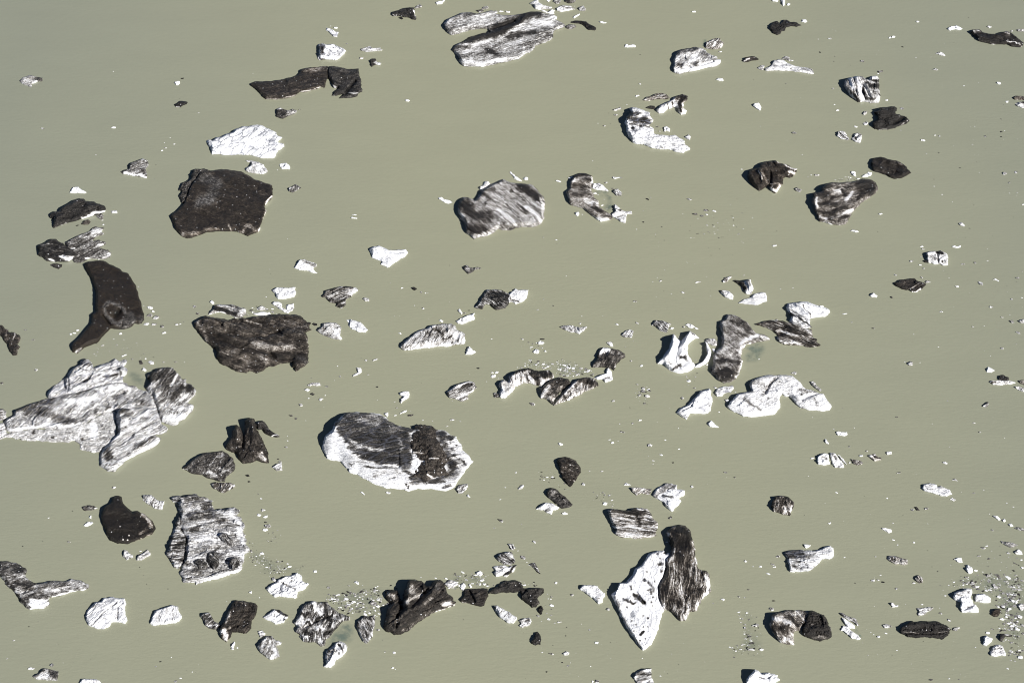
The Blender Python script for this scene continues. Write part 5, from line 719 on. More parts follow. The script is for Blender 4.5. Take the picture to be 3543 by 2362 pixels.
chunk("the black seed floe", "small black seed-shaped chunk below the right mound of the black chain", "C3 262,900 290,862 318,900 290,955 265,925", .92, 28)
chunk("the lilac honeycomb floe", "lilac speckled oval floe between the dark star berg and the black chain", "B3 1715,670 1760,635 1830,650 1852,675 1800,712 1750,705", .24, 22, rub=10, shelves=[("B3 1740,700 1800,700 1870,690 1850,715 1780,725", 1, 0)])
chunk(None, "small white prong-shaped floe left above the black chain's left mound", "B3 1855,700 1890,660 1915,690 1900,715 1890,740 1870,725", .05, 22)
chunk(None, "small pale ribbed oval just above the black chain's left mound", "B3 1935,680 1950,665 1970,700 1950,710", .2, 16)
chunk("the pale pebble floe", "pale rounded pebble-shaped floe at the right end of the brash above the black chain", "B3 2005,565 2040,550 2072,580 2040,605 2010,590", .12, 20)
chunk(None, "small white chip floating right of the popcorn white berg, with a blue foot", "B3 895,655 920,643 945,655 950,680 925,675", .03, 18)
chunk(None, "grey translucent slab in the brash left of the dark star berg", "B3 1030,850 1060,815 1110,838 1105,880 1060,865", .42, 16)
berg("the striped cowl floe", "grey striped hooded floe above the black chain, bottom centre", parts=[
 ('hood', dict(outline="B3 2188,440 2210,400 2290,378 C3 30,383 50,430 62,480 20,505 B3 2260,500 2210,470", H=40, dirt=.38, ops=[(.7, 7, "B3 2230,400 2300,440 C3 50,470"), (.6, 7, "B3 2200,430 2290,480")], strk=(-35, 1.2))),
 ('lower_slab', dict(outline="B3 2155,515 2200,505 2260,500 2300,520 C3 20,505 78,495 60,540 10,580 B3 2285,612 2250,605 2290,560 2230,600 2180,608 2165,580 2175,550", H=34, dirt=.12, ops=[(.85, 14, "B3 2280,580 2320,540 C3 60,500"), (.5, 8, "B3 2210,510 2260,520")], strk=(30, .6)))])
chunk("the striped claw floe", "small striped claw-like floe above the striped cowl floe", "B3 2292,305 2340,310 C3 50,330 72,345 40,370 10,355", .35, 22, strk=(-60, 1.2))
berg("the ribbed white log", "white ribbed log-like iceberg slanting below the black twin-mound chain", "B3 2165,865 2200,865 2240,890 2300,920 C3 45,955 75,968 78,990 40,1030 0,1030 B3 2280,1020 2210,970 2180,920", 38, .1, ops=[(.5, 4, "B3 2230,930 2280,900"), (.5, 4, "B3 2260,960 2320,930"), (.4, 10, "B3 2175,880")], strk=(60, 1.0))
chunk("the crumpled foil floe", "crumpled grey and white floe right of the ribbed white log", "C3 85,1000 130,980 190,975 210,1010 190,1045 120,1070 85,1050 110,1030", .26, 26, ops=[(.7, 9, "C3 150,1000 185,990")], rub=16)
chunk("the claw-striped wedge", "small wedge floe with fan stripes right of the striped cowl floe", "C3 165,500 215,480 240,478 270,540 292,590 260,570 230,530", .4, 24, strk=(-35, 1.3))
chunk("the small black bell", "small black bell-shaped chunk near the bottom right of centre", "C3 200,1190 230,1150 240,1115 260,1097 290,1140 290,1225 240,1230 210,1215", .93, 40, ops=[(.75, 9, "C3 240,1200 260,1180")], rub=8)
berg("the white mitten floe", "flat white mitten-shaped floe left of the spotted white slab", "C3 635,720 670,680 740,680 800,685 875,755 855,800 850,840 810,858 795,835 760,800 700,760", 28, .08, ops=[(.2, 12, "C3 820,830"), (.3, 4, "C3 800,815 855,790")], strk=(-40, .3), rub=8)
berg("the spotted slab and dome", "large iceberg: black-spotted white slab joined to a tall dark dome, lower right of centre", parts=[
 ('white_slab', dict(label="white slab dotted with black stones and a round melt hole", outline="C3 925,770 960,740 1000,660 1060,655 1120,590 1145,530 1190,505 1240,430 1280,390 1340,370 1410,368 1420,400 1460,385 1470,430 1430,480 1420,540 1400,620 1360,700 1360,780 1390,860 1410,905 1385,940 1370,1010 1340,1110 1310,1180 1290,1220 1215,1278 1180,1240 1120,1150 1060,1060 1000,940 960,840", H=64, dirt=.025, rough=.04, facet=.05, crack=.5, strk=(80, .3), tilt=(165, .6), ew=.4,
   ops=[(.3, 16, "C3 960,800 1010,930 1080,1060 1180,1240"), (.85, 18, "C3 1140,770 1180,810 1225,850"), (.8, 12, "C3 1040,800 1100,830 1150,850"), (.85, 9, "C3 1100,690 1110,720"), (.75, 16, "C3 1350,500 1390,490"), (.7, 9, "C3 1290,460"), (0.95, 18, "C3 1228,637", 'x'), (0.95, 12, "C3 1345,400", 'x'), (0.80, 12, "C3 1410,390", 'x'), (0.90, 10, "C3 1290,835", 'x'), (0.90, 12, "C3 1260,980", 'x'), (0.95, 13, "C3 1190,1130 1220,1100", 'x'), (0.95, 9, "C3 1185,1182", 'x'), (0.95, 8, "C3 1237,1165", 'x'), (0.80, 10, "C3 1220,1060", 'x'), (0.80, 8, "C3 1150,1040", 'x'), (0.90, 10, "C3 1070,880", 'x'), (.6, 14, "C3 1270,650 1300,740"), (0.80, 8, "C3 1305,790", 'x'), (.6, 12, "C3 1380,550", ''), (.8, 9, "C3 1300,870", 'x'), (.8, 9, "C3 1250,560", 'x'), (.75, 8, "C3 1110,1005", 'x'), (.8, 9, "C3 1260,730", 'x'), (.8, 8, "C3 1255,1060", 'x'), (.75, 8, "C3 1130,1095", 'x'), (.8, 8, "C3 1215,960", 'x'), (.8, 9, "C3 1320,650", 'x'), (.8, 8, "C3 1170,880", 'x'), (.75, 9, "C3 1370,440", 'x'), (.7, 12, "C3 1280,720 1290,760", 'x')],
   holes=[("C3 1112,948", 26)], ridges=[(30, 12, "C3 1010,670 960,760"), (-22, 9, "C3 1150,740 1230,850")])),
 ('dark_dome', dict(label="tall dark dome with vertical grooves like wood grain", outline="C3 1420,215 1435,190 1470,150 1540,133 1600,145 1645,190 1660,260 1680,330 1700,450 1715,530 1745,545 1790,550 1820,620 1825,690 1800,770 1740,820 1715,870 1710,915 1640,925 1600,1005 1545,1010 1510,960 1460,915 1400,905 1370,860 1345,780 1345,690 1400,590 1420,530 1415,440 1460,400 1470,340 1450,260", H=84, dirt=.58, rough=.07, facet=.08, strk=(86, 1.3), tone=.5, tilt=(130, .5), ew=.45,
   ops=[(.96, 44, "C3 1500,200 1580,180 1640,240 1560,290 1500,290"), (.92, 44, "C3 1510,300 1630,330"), (.8, 50, "C3 1540,420 1620,440"), (.12, 14, "C3 1432,200 1450,240"), (.85, 40, "C3 1480,800 1530,850"), (.06, 9, "C3 1690,380 1705,500"), (.04, 22, "C3 1790,590 1812,690 1765,800"), (.9, 34, "C3 1738,730", 'x'), (.85, 12, "C3 1775,570"), (.85, 24, "C3 1640,620 1660,680"), (.2, 12, "C3 1580,980"), (.3, 14, "C3 1680,880 1710,840"), (.8, 26, "C3 1600,500 1680,420"), (.3, 10, "C3 1490,360 1500,450"), (.75, 30, "C3 1420,700"), (.8, 20, "C3 1590,900")], ridges=[(34, 40, "C3 1560,220"), (16, 20, "C3 1738,730"), (-18, 9, "C3 1740,560 1760,640")]))])
chunk("the smooth pebble floe", "small smooth pale pebble-shaped floe right of the dark dome", "C3 1905,810 1935,798 1962,812 1940,825", .15, 14)
chunk("the small grey clam", "small pale grey clam-shaped floe below left of the spotted slab", "C3 485,1300 520,1277 555,1290 540,1315 500,1318", .18, 18)
chunk(None, "small banded round floe between the white mitten and the spotted slab", "C3 880,900 900,883 920,898 910,915 890,912", .28, 16)
chunk("the bottom folded floe", "grey folded floe cut by the bottom edge below the spotted slab", "C3 1125,1510 1150,1460 1240,1435 1295,1430 1290,1500 1315,1590 1180,1590 1140,1545", .34, 38, ops=[(.6, 12, "C3 1160,1480 1280,1490"), (.05, 14, "C3 1200,1560 1290,1540"), (.2, 12, "C3 1190,1450 1270,1445")], strk=(20, .5))
berg("the bottom white crag", "brilliant white crag cut by the bottom edge, lower right", "C3 2120,1590 2150,1530 2225,1440 2260,1455 2290,1480 2352,1470 D3 60,1480 130,1495 120,1510 150,1540 100,1570 60,1590", 66, .02, ops=[(.5, 7, "C3 2270,1520 2300,1525"), (.4, 5, "C3 2300,1475 2330,1500")], crack=.4, facet=.3, tilt=(170, .6))
berg("the dark paw berg", "dark paw-shaped iceberg, pale crest left and black rubble lobe right, lower right", parts=[
 ('pale_crest', dict(outline="D3 45,1030 65,1000 70,950 110,930 200,905 260,905 330,905 380,915 430,930 400,1000 350,1060 330,1100 280,1100 270,1130 275,1190 275,1225 210,1220 150,1205 120,1180 90,1130 60,1070", H=76, dirt=.55, ops=[(.12, 26, "D3 90,980 150,990 230,1040"), (.35, 26, "D3 290,940 340,960"), (.84, 34, "D3 100,1070 200,1090"), (.86, 16, "D3 230,960 310,1050"), (.2, 16, "D3 150,1190 210,1165 250,1210"), (.9, 14, "D3 220,1050")], strk=(-50, .5), tone=.4, tilt=(165, .5))),
 ('rubble_lobe', dict(outline="D3 355,1060 380,990 400,930 440,910 500,935 545,950 575,1000 590,1050 612,1090 615,1150 580,1175 520,1190 440,1175 360,1145 350,1120 345,1090", H=58, dirt=.9, ops=[(.6, 14, "D3 430,1050"), (.3, 5, "D3 590,1040 605,1080"), (.7, 20, "D3 460,1150 560,1150")], strk=(-20, .2), tone=.2, rub=26, jag=.1))])
berg("the half-white arrow berg", "iceberg dark and layered on the left, brilliant white arm rising to the right, right side", "D3 185,385 250,365 330,360 440,370 480,365 520,355 560,330 600,325 630,350 628,430 580,450 530,450 470,510 400,560 340,565 230,565 225,500 215,440", 46, .08, ops=[(.74, 14, "D3 190,385 300,360 370,380 360,440 300,450 220,440", 'p'), (.5, 26, "D3 260,500 320,480"), (.5, 20, "D3 340,420 390,430"), (.8, 5, "D3 385,480 390,530"), (.4, 20, "D3 270,540 330,540"), (.3, 10, "D3 400,400 450,395")], strk=(-6, .9), crack=.6, rub=8)
chunk(None, "small white notched floe above the half-white arrow berg", "D3 350,310 385,312 430,322 400,345 375,350", .05, 18)
chunk("the curled cat floe", "grey mottled floe like a curled animal right of the half-white arrow berg", "D3 1107,445 1130,415 1200,420 1240,435 1300,450 1305,490 1270,505 1220,490 1190,498 1150,475", .36, 28, ops=[(.85, 9, "D3 1150,430 1180,470"), (.7, 5, "D3 1180,422 1290,450")], rub=14, tone=.2)
chunk("the striped acorn", "small acorn-like floe with vertical stripes below the curled cat floe", "D3 1360,620 1395,588 1440,620 1440,660 1410,670 1375,645", .4, 24, strk=(-60, 1.2), tone=.4)
berg("the blue bird floe", "pale blue and grey floe of overlapping blades right of the dark paw berg", parts=[
 ('upper_blade', dict(outline="D3 680,930 710,932 760,960 830,980 870,1050 840,1050 790,1010 740,985 700,955", H=30, dirt=.35, strk=(-35, .7))),
 ('middle_blade', dict(outline="D3 700,970 740,988 820,1045 825,1075 770,1072 735,1040", H=24, dirt=.04)),
 ('tail', dict(outline="D3 690,1095 700,1070 712,1045 760,1055 800,1100 850,1130 880,1165 850,1178 790,1165 740,1120 720,1100", H=26, dirt=.1, strk=(-40, .5)))], shelves=[("D3 800,1060 860,1090 890,1150 930,1195 890,1180 820,1110", 1, 0)])
berg("the pitch-black loaf", "pitch-black rough loaf-shaped iceberg with a light waterline, lower right", "D3 1225,1085 1240,1055 1300,1030 1340,1003 1400,1015 1470,1005 1560,1005 1610,1030 1660,1050 1695,1085 1680,1120 1640,1155 1560,1165 1480,1155 1400,1160 1300,1155 1240,1125", 44, .95, ops=[(.5, 4, "D3 1250,1112 1400,1118"), (.5, 4, "D3 1560,1118 1660,1100"), (.4, 5, "D3 1670,1070 1690,1080")], rub=22, jag=.12, tone=.2, ridges=[(12, 20, "D3 1300,1050 1450,1040 1600,1050"), (-16, 7, "D3 1250,1115 1450,1125 1650,1110")])
chunk("the two-eared white chip", "small white two-part floe above left of the pitch-black loaf", "D3 1135,840 1165,838 1185,858 1225,860 1210,880 1160,888", .14, 20, ops=[(.6, 6, "D3 1185,868")])
chunk("the flying twig floe", "striped branching floe above the pitch-black loaf", "D3 1375,890 1450,885 1540,878 1520,910 1470,935 1400,965 1385,940 1400,915", .26, 22, strk=(25, 1.1))
chunk("the pale ragged patch", "pale grey ragged floe left of the pitch-black loaf", "D3 1070,1040 1110,1030 1165,1055 1130,1070 1085,1072", .32, 18)
chunk(None, "tiny pale blue-white triangle below the pale ragged patch", "D3 1018,1155 1040,1133 1055,1148 1040,1160", .08, 14)
berg("the white vest berg", "white vest-shaped iceberg with a slanting blue shadow groove, lower right", "D3 1708,790 1720,750 1780,730 1820,710 1880,715 1885,750 1870,790 1890,840 1940,890 1943,932 1850,928 1785,930 1770,880 1780,840 1725,820", 46, .05, ops=[(.25, 22, "D3 1810,730 1860,740"), (.45, 9, "D3 1740,760 1790,770"), (.3, 9, "D3 1810,880 1900,850"), (.3, 10, "D3 1780,900")], strk=(25, .4), crack=.4, rub=8, ridges=[(-24, 8, "D3 1800,910 1900,860"), (16, 14, "D3 1740,770 1760,810")])
berg("the white toast floe", "white toast-shaped floe right of the white vest berg", "D3 1905,800 1920,765 1980,758 2030,780 2055,800 2050,840 1990,845 1910,835", 34, .05, ops=[(.25, 8, "D3 1920,820 2000,830")], crack=.4, facet=.2)
chunk("the white shark-fin floe", "small smooth white fin-shaped floe above the white vest berg", "D3 1712,450 1750,432 1785,430 1800,480 1760,480", .03, 24)
chunk("the white torso chip", "small white torso-shaped floe below right of the white shark-fin floe", "D3 1822,540 1840,493 1880,520 1888,570 1850,580", .05, 30)
chunk("the brown cocoa bean", "brown bean-shaped floe in the brash below the white toast floe", "D3 2050,950 2085,900 2130,893 2148,920 2120,965 2080,970", .84, 28, tone=.8)
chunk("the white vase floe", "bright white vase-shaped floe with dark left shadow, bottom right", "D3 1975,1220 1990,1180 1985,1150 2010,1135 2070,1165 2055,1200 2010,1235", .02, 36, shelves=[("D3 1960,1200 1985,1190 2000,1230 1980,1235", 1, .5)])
chunk("the white crab floe", "white crumpled triangular floe, lowest big one in the bottom right corner", "D3 2040,1290 2070,1240 2130,1218 2165,1240 2187,1325 2150,1318 2080,1330 2050,1320", .16, 40, ops=[(.5, 8, "D3 2090,1270 2140,1260")], rub=14, facet=.4)
chunk("the dark bracket floe", "dark bracket-shaped floe in the brash above the white crab floe", "D3 2130,1120 2190,1120 2250,1130 2245,1150 2180,1150 2150,1200 2130,1180", .85, 24, ops=[(.3, 10, "D3 2200,1115 2240,1122")])
chunk("the white caterpillar chip", "long white slanted chip at the upper left end of the right-edge brash line", "D3 2062,50 2110,55 2148,90 2120,98 2085,72", .06, 16)
chunk(None, "small white knobbly chip, second along the right-edge brash line", "D3 2152,95 2175,80 2192,100 2170,118", .08, 18)
chunk(None, "smooth white chip, third along the right-edge brash line", "D3 2205,130 2235,122 2260,150 2230,157", .03, 16)
chunk("the zebra splinter", "striped grey splinter at the right edge end of the brash line", "D3 2258,168 2300,155 2362,172 2362,198 2300,187", .4, 18, strk=(-50, 1.2))
chunk("the gravel-ice splinter", "speckled splinter floe pointing up left near the right edge", "D3 2135,282 2200,290 2260,300 2298,325 2230,347 2170,315", .35, 16, rub=12)
chunk("the white starfish chip", "white starfish-shaped chip below the speckled splinter at the right edge", "D3 2258,385 2280,370 2300,355 2325,372 2342,407 2280,405", .08, 20)
chunk("the glassy oval", "smooth pale oval floe near the right edge in the brash", "D3 2288,955 2310,948 2342,965 2330,985 2295,978", .1, 14)
chunk(None, "pale grey slab chip in the brash right of the toast floe's top", "D3 2062,672 2085,668 2118,700 2112,722 2075,705", .22, 14)
chunk(None, "whitish ribbed slab in the brash at the right edge beside the cocoa bean", "D3 2295,870 2320,845 2362,850 2362,905 2320,915", .28, 22)
chunk(None, "pale blocky chip in the brash just above the ribbed right-edge slab", "D3 2215,800 2260,815 2300,830 2280,855 2240,835", .14, 18)

# the few clear-cut small things the lake also carries: a teal tile of glassy ice, low dark growlers
chunk("the teal tile", "small flat teal tile of glassy ice left below the spotted slab", "C3 775,1190 818,1190 810,1215 775,1212", .05, 5, shelves=[("C3 768,1184 826,1184 818,1222 768,1220", 3, 0)])
# ------------------------------------------------------------------ small ice fragments, each one counted
# survey entries: x,y,width,tone (w white, m pale, g grey, d dark)
FRAGS = """A0 1025,648,14,w 1795,1022,22,m 385,1166,34,m 1028,1156,44,w 1538,1248,12,w 1487,1291,14,w 1577,1304,22,w 1500,1340,30,m 1465,1363,24,w 868,1402,20,m 1410,1492,16,d 1625,895,10,d 2288,665,10,w 1648,712,46,d 1605,755,62,w
A1 1398,74,10,g 232,1442,30,g 700,497,30,d 935,490,24,w 925,450,30,m 1787,1293,36,g 1762,1232,40,m 1660,1370,16,m 1600,1395,40,m 1630,1388,22,w 1360,1245,50,w 1383,1272,36,w 1355,1310,56,m 1415,1330,60,m 1325,1388,50,w 1395,1392,44,m 1468,1410,48,m 1482,1468,38,w 1090,1475,36,w 1028,1522,12,w 1120,1528,12,w 640,1478,26,w 672,1470,32,w 700,1445,30,w 300,1530,30,m 1300,1220,20,m 1250,1050,16,m
A2 325,262,36,m 18,380,40,g 1198,165,24,g 1480,190,24,m 1590,188,26,g 1668,188,10,w 930,40,26,m 868,130,14,w 880,95,20,m 1055,35,20,m 1236,18,16,m 1205,20,12,m 1030,1325,44,m 1318,158,22,w 2235,1215,40,d 2250,1270,36,d 655,1534,14,d
A3 622,293,32,g 440,75,16,w 205,332,14,d 385,288,12,d 260,1057,18,d 1262,523,12,d 1325,672,12,d 1520,716,14,d 1350,714,9,d 1450,1374,24,d 1550,1334,16,w 1738,1466,12,w 1410,1418,18,m 1632,1522,20,w 1590,1550,30,m 2148,1248,18,w 2270,380,30,m 2050,830,12,w 125,1182,20,m 65,1346,20,m 1270,375,26,m
B0 835,398,22,m 1383,912,44,w 690,238,20,m 738,256,50,w 410,992,24,g 1325,168,52,d 2090,75,60,m 210,1538,14,w 2180,112,50,m 2230,108,40,w 2290,112,40,w 2320,1560,30,w 2050,105,70,g
B1 138,893,20,m 300,617,14,w 148,935,9,d 1335,1062,22,w 1510,1102,28,m 1548,1108,16,w 1567,1108,10,w 1765,858,14,d 1446,1220,12,w 1525,1247,28,m 1316,1472,26,w 108,1143,18,w 165,1252,28,w 1083,1392,10,d 548,1390,50,d 2145,1523,20,w 1575,1340,9,m 1900,1290,30,m 1940,1265,24,d 870,1462,12,w
B2 1010,175,30,m 752,225,14,w 775,320,24,m 805,330,14,m 1028,304,20,m 1112,413,26,d 725,354,10,w 515,333,16,g 655,412,38,m 420,580,46,m 490,517,20,w 600,528,50,m 640,490,14,w 330,675,40,g 380,700,30,g 1270,548,16,m 1290,603,30,g 1275,672,24,w 1415,635,10,w 1525,715,22,m 1610,722,18,m 1785,712,44,m 1860,724,20,m 1742,770,24,m 1510,375,8,d 2022,246,36,d 2150,285,30,w 2190,285,40,w 2165,318,50,w 2100,365,14,w 2208,335,20,m 2222,1430,20,w 2270,1322,12,w 60,1423,20,w 35,1380,20,g 78,1528,42,m 215,1065,28,d 465,718,10,w 302,900,20,w 290,958,30,m 35,1562,22,w 300,858,10,w 230,1090,36,m
B3 75,10,38,m 42,52,38,w 102,66,42,w 102,115,30,g 120,150,64,m 100,184,48,w 210,188,14,m 550,560,34,w 745,775,24,w 670,705,34,m 1236,686,20,d 1506,612,14,w 48,795,16,w 1115,1085,36,m 1262,1295,34,w 1180,1287,24,m 1252,1430,24,w 1274,1442,10,w 2230,102,52,m 2170,167,20,m 1160,1178,9,d 1890,992,9,d 70,398,40,w 113,520,26,w 318,517,38,w 300,490,22,w 855,690,26,m 830,865,30,m 780,885,26,w 960,840,24,m 1115,695,24,w 1165,865,28,w 1205,855,40,m 850,940,30,d 800,912,40,d 1815,592,34,m 1888,572,26,w 1735,625,28,w 2060,640,40,w 2080,675,40,w 1640,618,20,w 1912,598,24,d 2035,638,26,m
C0 1670,110,42,w 905,1025,14,d 970,1043,44,m 985,988,66,m 1067,947,14,w 1160,870,34,w 1188,761,26,m 1188,496,16,d 808,1116,16,w 862,1140,32,g 918,1118,12,d 760,1457,14,w 800,1520,10,d 2107,1532,24,w 1912,472,32,m 2212,722,12,d 1345,955,10,d 598,58,14,w 1365,1190,26,m 1345,1150,30,g 2275,1143,16,m 1240,800,7,d
C1 865,262,20,m 845,317,28,w 780,208,34,w 808,217,16,w 888,350,18,m 666,397,22,w 1217,365,14,m 1157,532,14,w 1217,467,28,d 1254,260,36,d 1282,244,20,m 1384,508,16,d 1325,578,22,m 1327,595,14,d 1407,632,14,d 1857,367,34,w 1790,400,26,w 1784,362,44,g 1748,412,34,g 1685,395,50,g 2028,427,22,m 1795,495,22,m 1848,495,20,d 1892,538,14,m 1638,545,12,d 2122,527,14,w 2108,641,16,m 1831,767,14,d 1373,998,30,m 1302,1005,14,m 1580,1106,34,m 1470,1116,12,w 1712,1010,44,m 519,955,14,w 447,989,10,m 317,1164,16,m 262,1258,22,m 1143,1185,40,m 400,1222,24,g 660,1316,14,w 850,1314,12,m 978,1392,28,w 1160,1380,34,m 2128,948,20,m 1790,960,8,w 312,605,20,m 430,628,22,w 462,653,10,m 437,662,9,d 123,1523,36,m 915,1560,50,m 880,112,36,m 940,165,34,g 1535,1505,24,m 1700,1428,40,w 1580,1415,30,m 1128,1543,14,m 300,1525,50,d 1905,710,12,d
C2 1110,180,32,m 1200,222,30,w 1162,392,30,g 948,541,36,m 215,572,54,m 1228,565,34,m 1097,601,14,d 1188,715,30,w 1122,743,28,m 1004,746,16,m 465,930,46,w 938,918,40,w 912,890,20,w 1275,944,48,m 1418,893,22,w 1540,975,24,w 1381,1030,36,w 1307,1080,24,w 1305,1108,14,m 1484,1098,26,d 1960,1188,36,g 2045,1232,26,g 730,1173,18,m 843,1178,28,m 64,1186,22,w 297,1182,26,d 912,1397,34,m 850,1370,26,m 870,1468,50,w 645,1243,12,m 1632,362,44,w 1608,322,24,m 1690,322,22,m 1678,425,28,m 1903,640,14,w 1535,786,12,w 1868,420,34,m 1030,822,40,g 2265,163,20,w 1220,430,44,m 1215,455,50,m 1250,500,56,m 1185,490,40,m 1055,55,16,m 2050,462,16,m 1850,490,20,m
C3 117,132,16,m 232,293,50,m 125,435,54,m 84,372,16,w 166,475,12,w 505,38,60,w 575,773,36,m 427,664,34,w 386,790,28,m 387,866,48,w 455,1018,40,m 415,1025,18,m 730,1086,20,m 265,960,28,m 345,937,16,m 360,990,30,w 2142,468,34,m 2278,516,30,w 2210,514,18,m 1852,845,22,m 2080,788,28,m 2135,795,20,m 2345,580,26,w 538,1410,24,m 742,1415,14,w 482,1380,18,d 385,1305,40,m 303,1290,14,m 1370,1502,20,w 1430,292,26,w 1457,76,38,g 2100,1018,24,m 2135,1070,40,m 2235,1050,60,m 2175,1150,40,g 2138,1165,22,m 2098,1262,34,m 2190,1265,60,m 2285,1265,50,m 2108,1295,12,d 2170,725,26,g 400,1226,12,d 515,1140,14,d 340,1465,20,d 800,1555,50,m 760,1555,30,w 1208,1342,16,m
D0 1385,198,32,w 1140,343,26,w 1172,337,34,w 1850,163,24,d 2125,757,50,w 1808,778,20,w 892,556,44,m 1055,652,60,g 1034,668,22,w 638,946,24,w 665,1000,28,w 1110,908,28,w 1238,1180,20,m 1250,985,40,m 832,1148,38,w 1435,1272,40,w 1550,1225,28,m 1585,1232,26,m 275,1205,46,g 1254,427,28,d 2198,922,32,w 2168,945,16,g 598,352,34,m 492,356,14,w 507,475,28,d 640,512,18,d 630,557,18,d 622,803,26,m 1886,1307,22,m 1472,1391,14,w 1580,1382,18,d 2145,1078,24,g 2145,1192,28,d 2178,1183,14,w 2145,1237,24,d 2000,1233,30,m 805,1562,60,w 960,1566,50,w 1374,522,16,m 785,592,10,d 197,758,24,g 1773,1520,24,d 347,1399,18,w 2240,285,30,m 1512,518,16,m 652,283,10,w
D1 478,44,44,m 428,42,20,w 400,60,14,m 1425,688,36,w 1440,712,40,m 1422,780,20,m 1415,856,26,w 1445,886,30,m 1800,848,32,m 1908,835,34,g 2022,815,20,w 1860,524,24,g 1538,80,14,d 1540,143,16,w 1612,217,18,w 1705,283,12,w 96,681,38,w 1190,945,32,m 1425,968,30,m 1480,1008,50,m 1745,1048,36,m 1960,1022,60,m 2295,975,42,m 2337,912,22,m 2240,1165,34,m 1607,1277,36,m 2055,1235,40,m 990,1427,36,g 1355,1480,12,w 793,1372,20,m 2300,1468,40,m 2178,30,52,m 2280,20,40,m 2220,112,26,m 2290,200,24,m 2345,310,26,w 2117,1092,12,d 2197,1046,12,d 118,548,12,d 262,1060,18,m 150,1072,18,m 450,1062,20,g 1890,1413,26,m 1064,721,14,m 398,254,24,m 117,1352,34,m 520,1232,50,w 1330,822,36,m 1030,552,12,d 2150,1327,26,m 2335,1150,20,w
D2 2150,65,34,m 1578,53,16,w 1660,538,18,m 1900,740,28,m 1952,825,26,m 1525,745,10,w 817,783,16,w 632,796,18,m 927,995,28,m 435,1060,34,w 1223,1190,38,m 1200,687,26,g 773,952,24,g 402,1221,10,w 655,1368,24,w 1115,1418,20,w 1345,1525,36,m 1470,1515,56,g 1898,1372,26,m 1988,1345,12,w 2195,1462,16,w 1275,190,10,w 1412,194,12,w 776,1098,30,m 907,1399,10,d 1678,954,12,m 2285,28,20,m 710,603,14,g 650,600,8,g 2255,1497,14,w
D3 595,125,28,w 730,432,20,w 126,424,38,m 78,495,34,m 97,518,30,w 43,582,28,w 68,900,44,m 88,825,32,d 1110,188,80,w 1168,122,20,m 1170,274,24,w 1208,319,20,w 1356,298,28,w 1010,425,24,m 990,645,44,m 1035,638,32,m 1075,655,40,d 1055,592,24,m 1198,715,34,m 825,666,14,d 1355,665,28,m 1432,858,24,w 1600,938,32,m 1674,1000,38,m 1103,1118,22,w 993,1130,12,w 1740,1080,60,m 1642,778,22,w 2065,185,30,m 1978,348,46,m 1945,420,30,m 2210,395,40,m 1918,552,38,w 2035,445,34,g 1915,1245,20,w 2205,1437,22,w 1675,1528,20,w 1765,1535,18,g 1515,1540,44,g 1440,1190,10,d 940,1315,14,m 2030,598,50,m 2110,595,44,g 2190,650,50,m 1885,665,50,m 1835,612,40,m 2120,790,46,w 2165,880,40,w 2220,900,44,m 2335,525,30,w 2280,595,30,m 2150,990,50,w 2195,970,30,w 2245,1055,50,w 2290,1080,50,w 2025,1112,40,w 2065,1080,30,m 2240,1285,30,m 2300,1290,50,g 2320,1335,50,w 2290,1150,30,d 2340,1050,40,m 1160,1315,8,d 1590,888,14,m 1775,1485,12,m 2215,820,20,d 1480,370,10,d 1570,557,14,d 1520,518,12,d"""
rngf = random.Random(77)
DIRS = ["right of", "upper right of", "above", "upper left of", "left of", "lower left of", "below", "lower right of"]
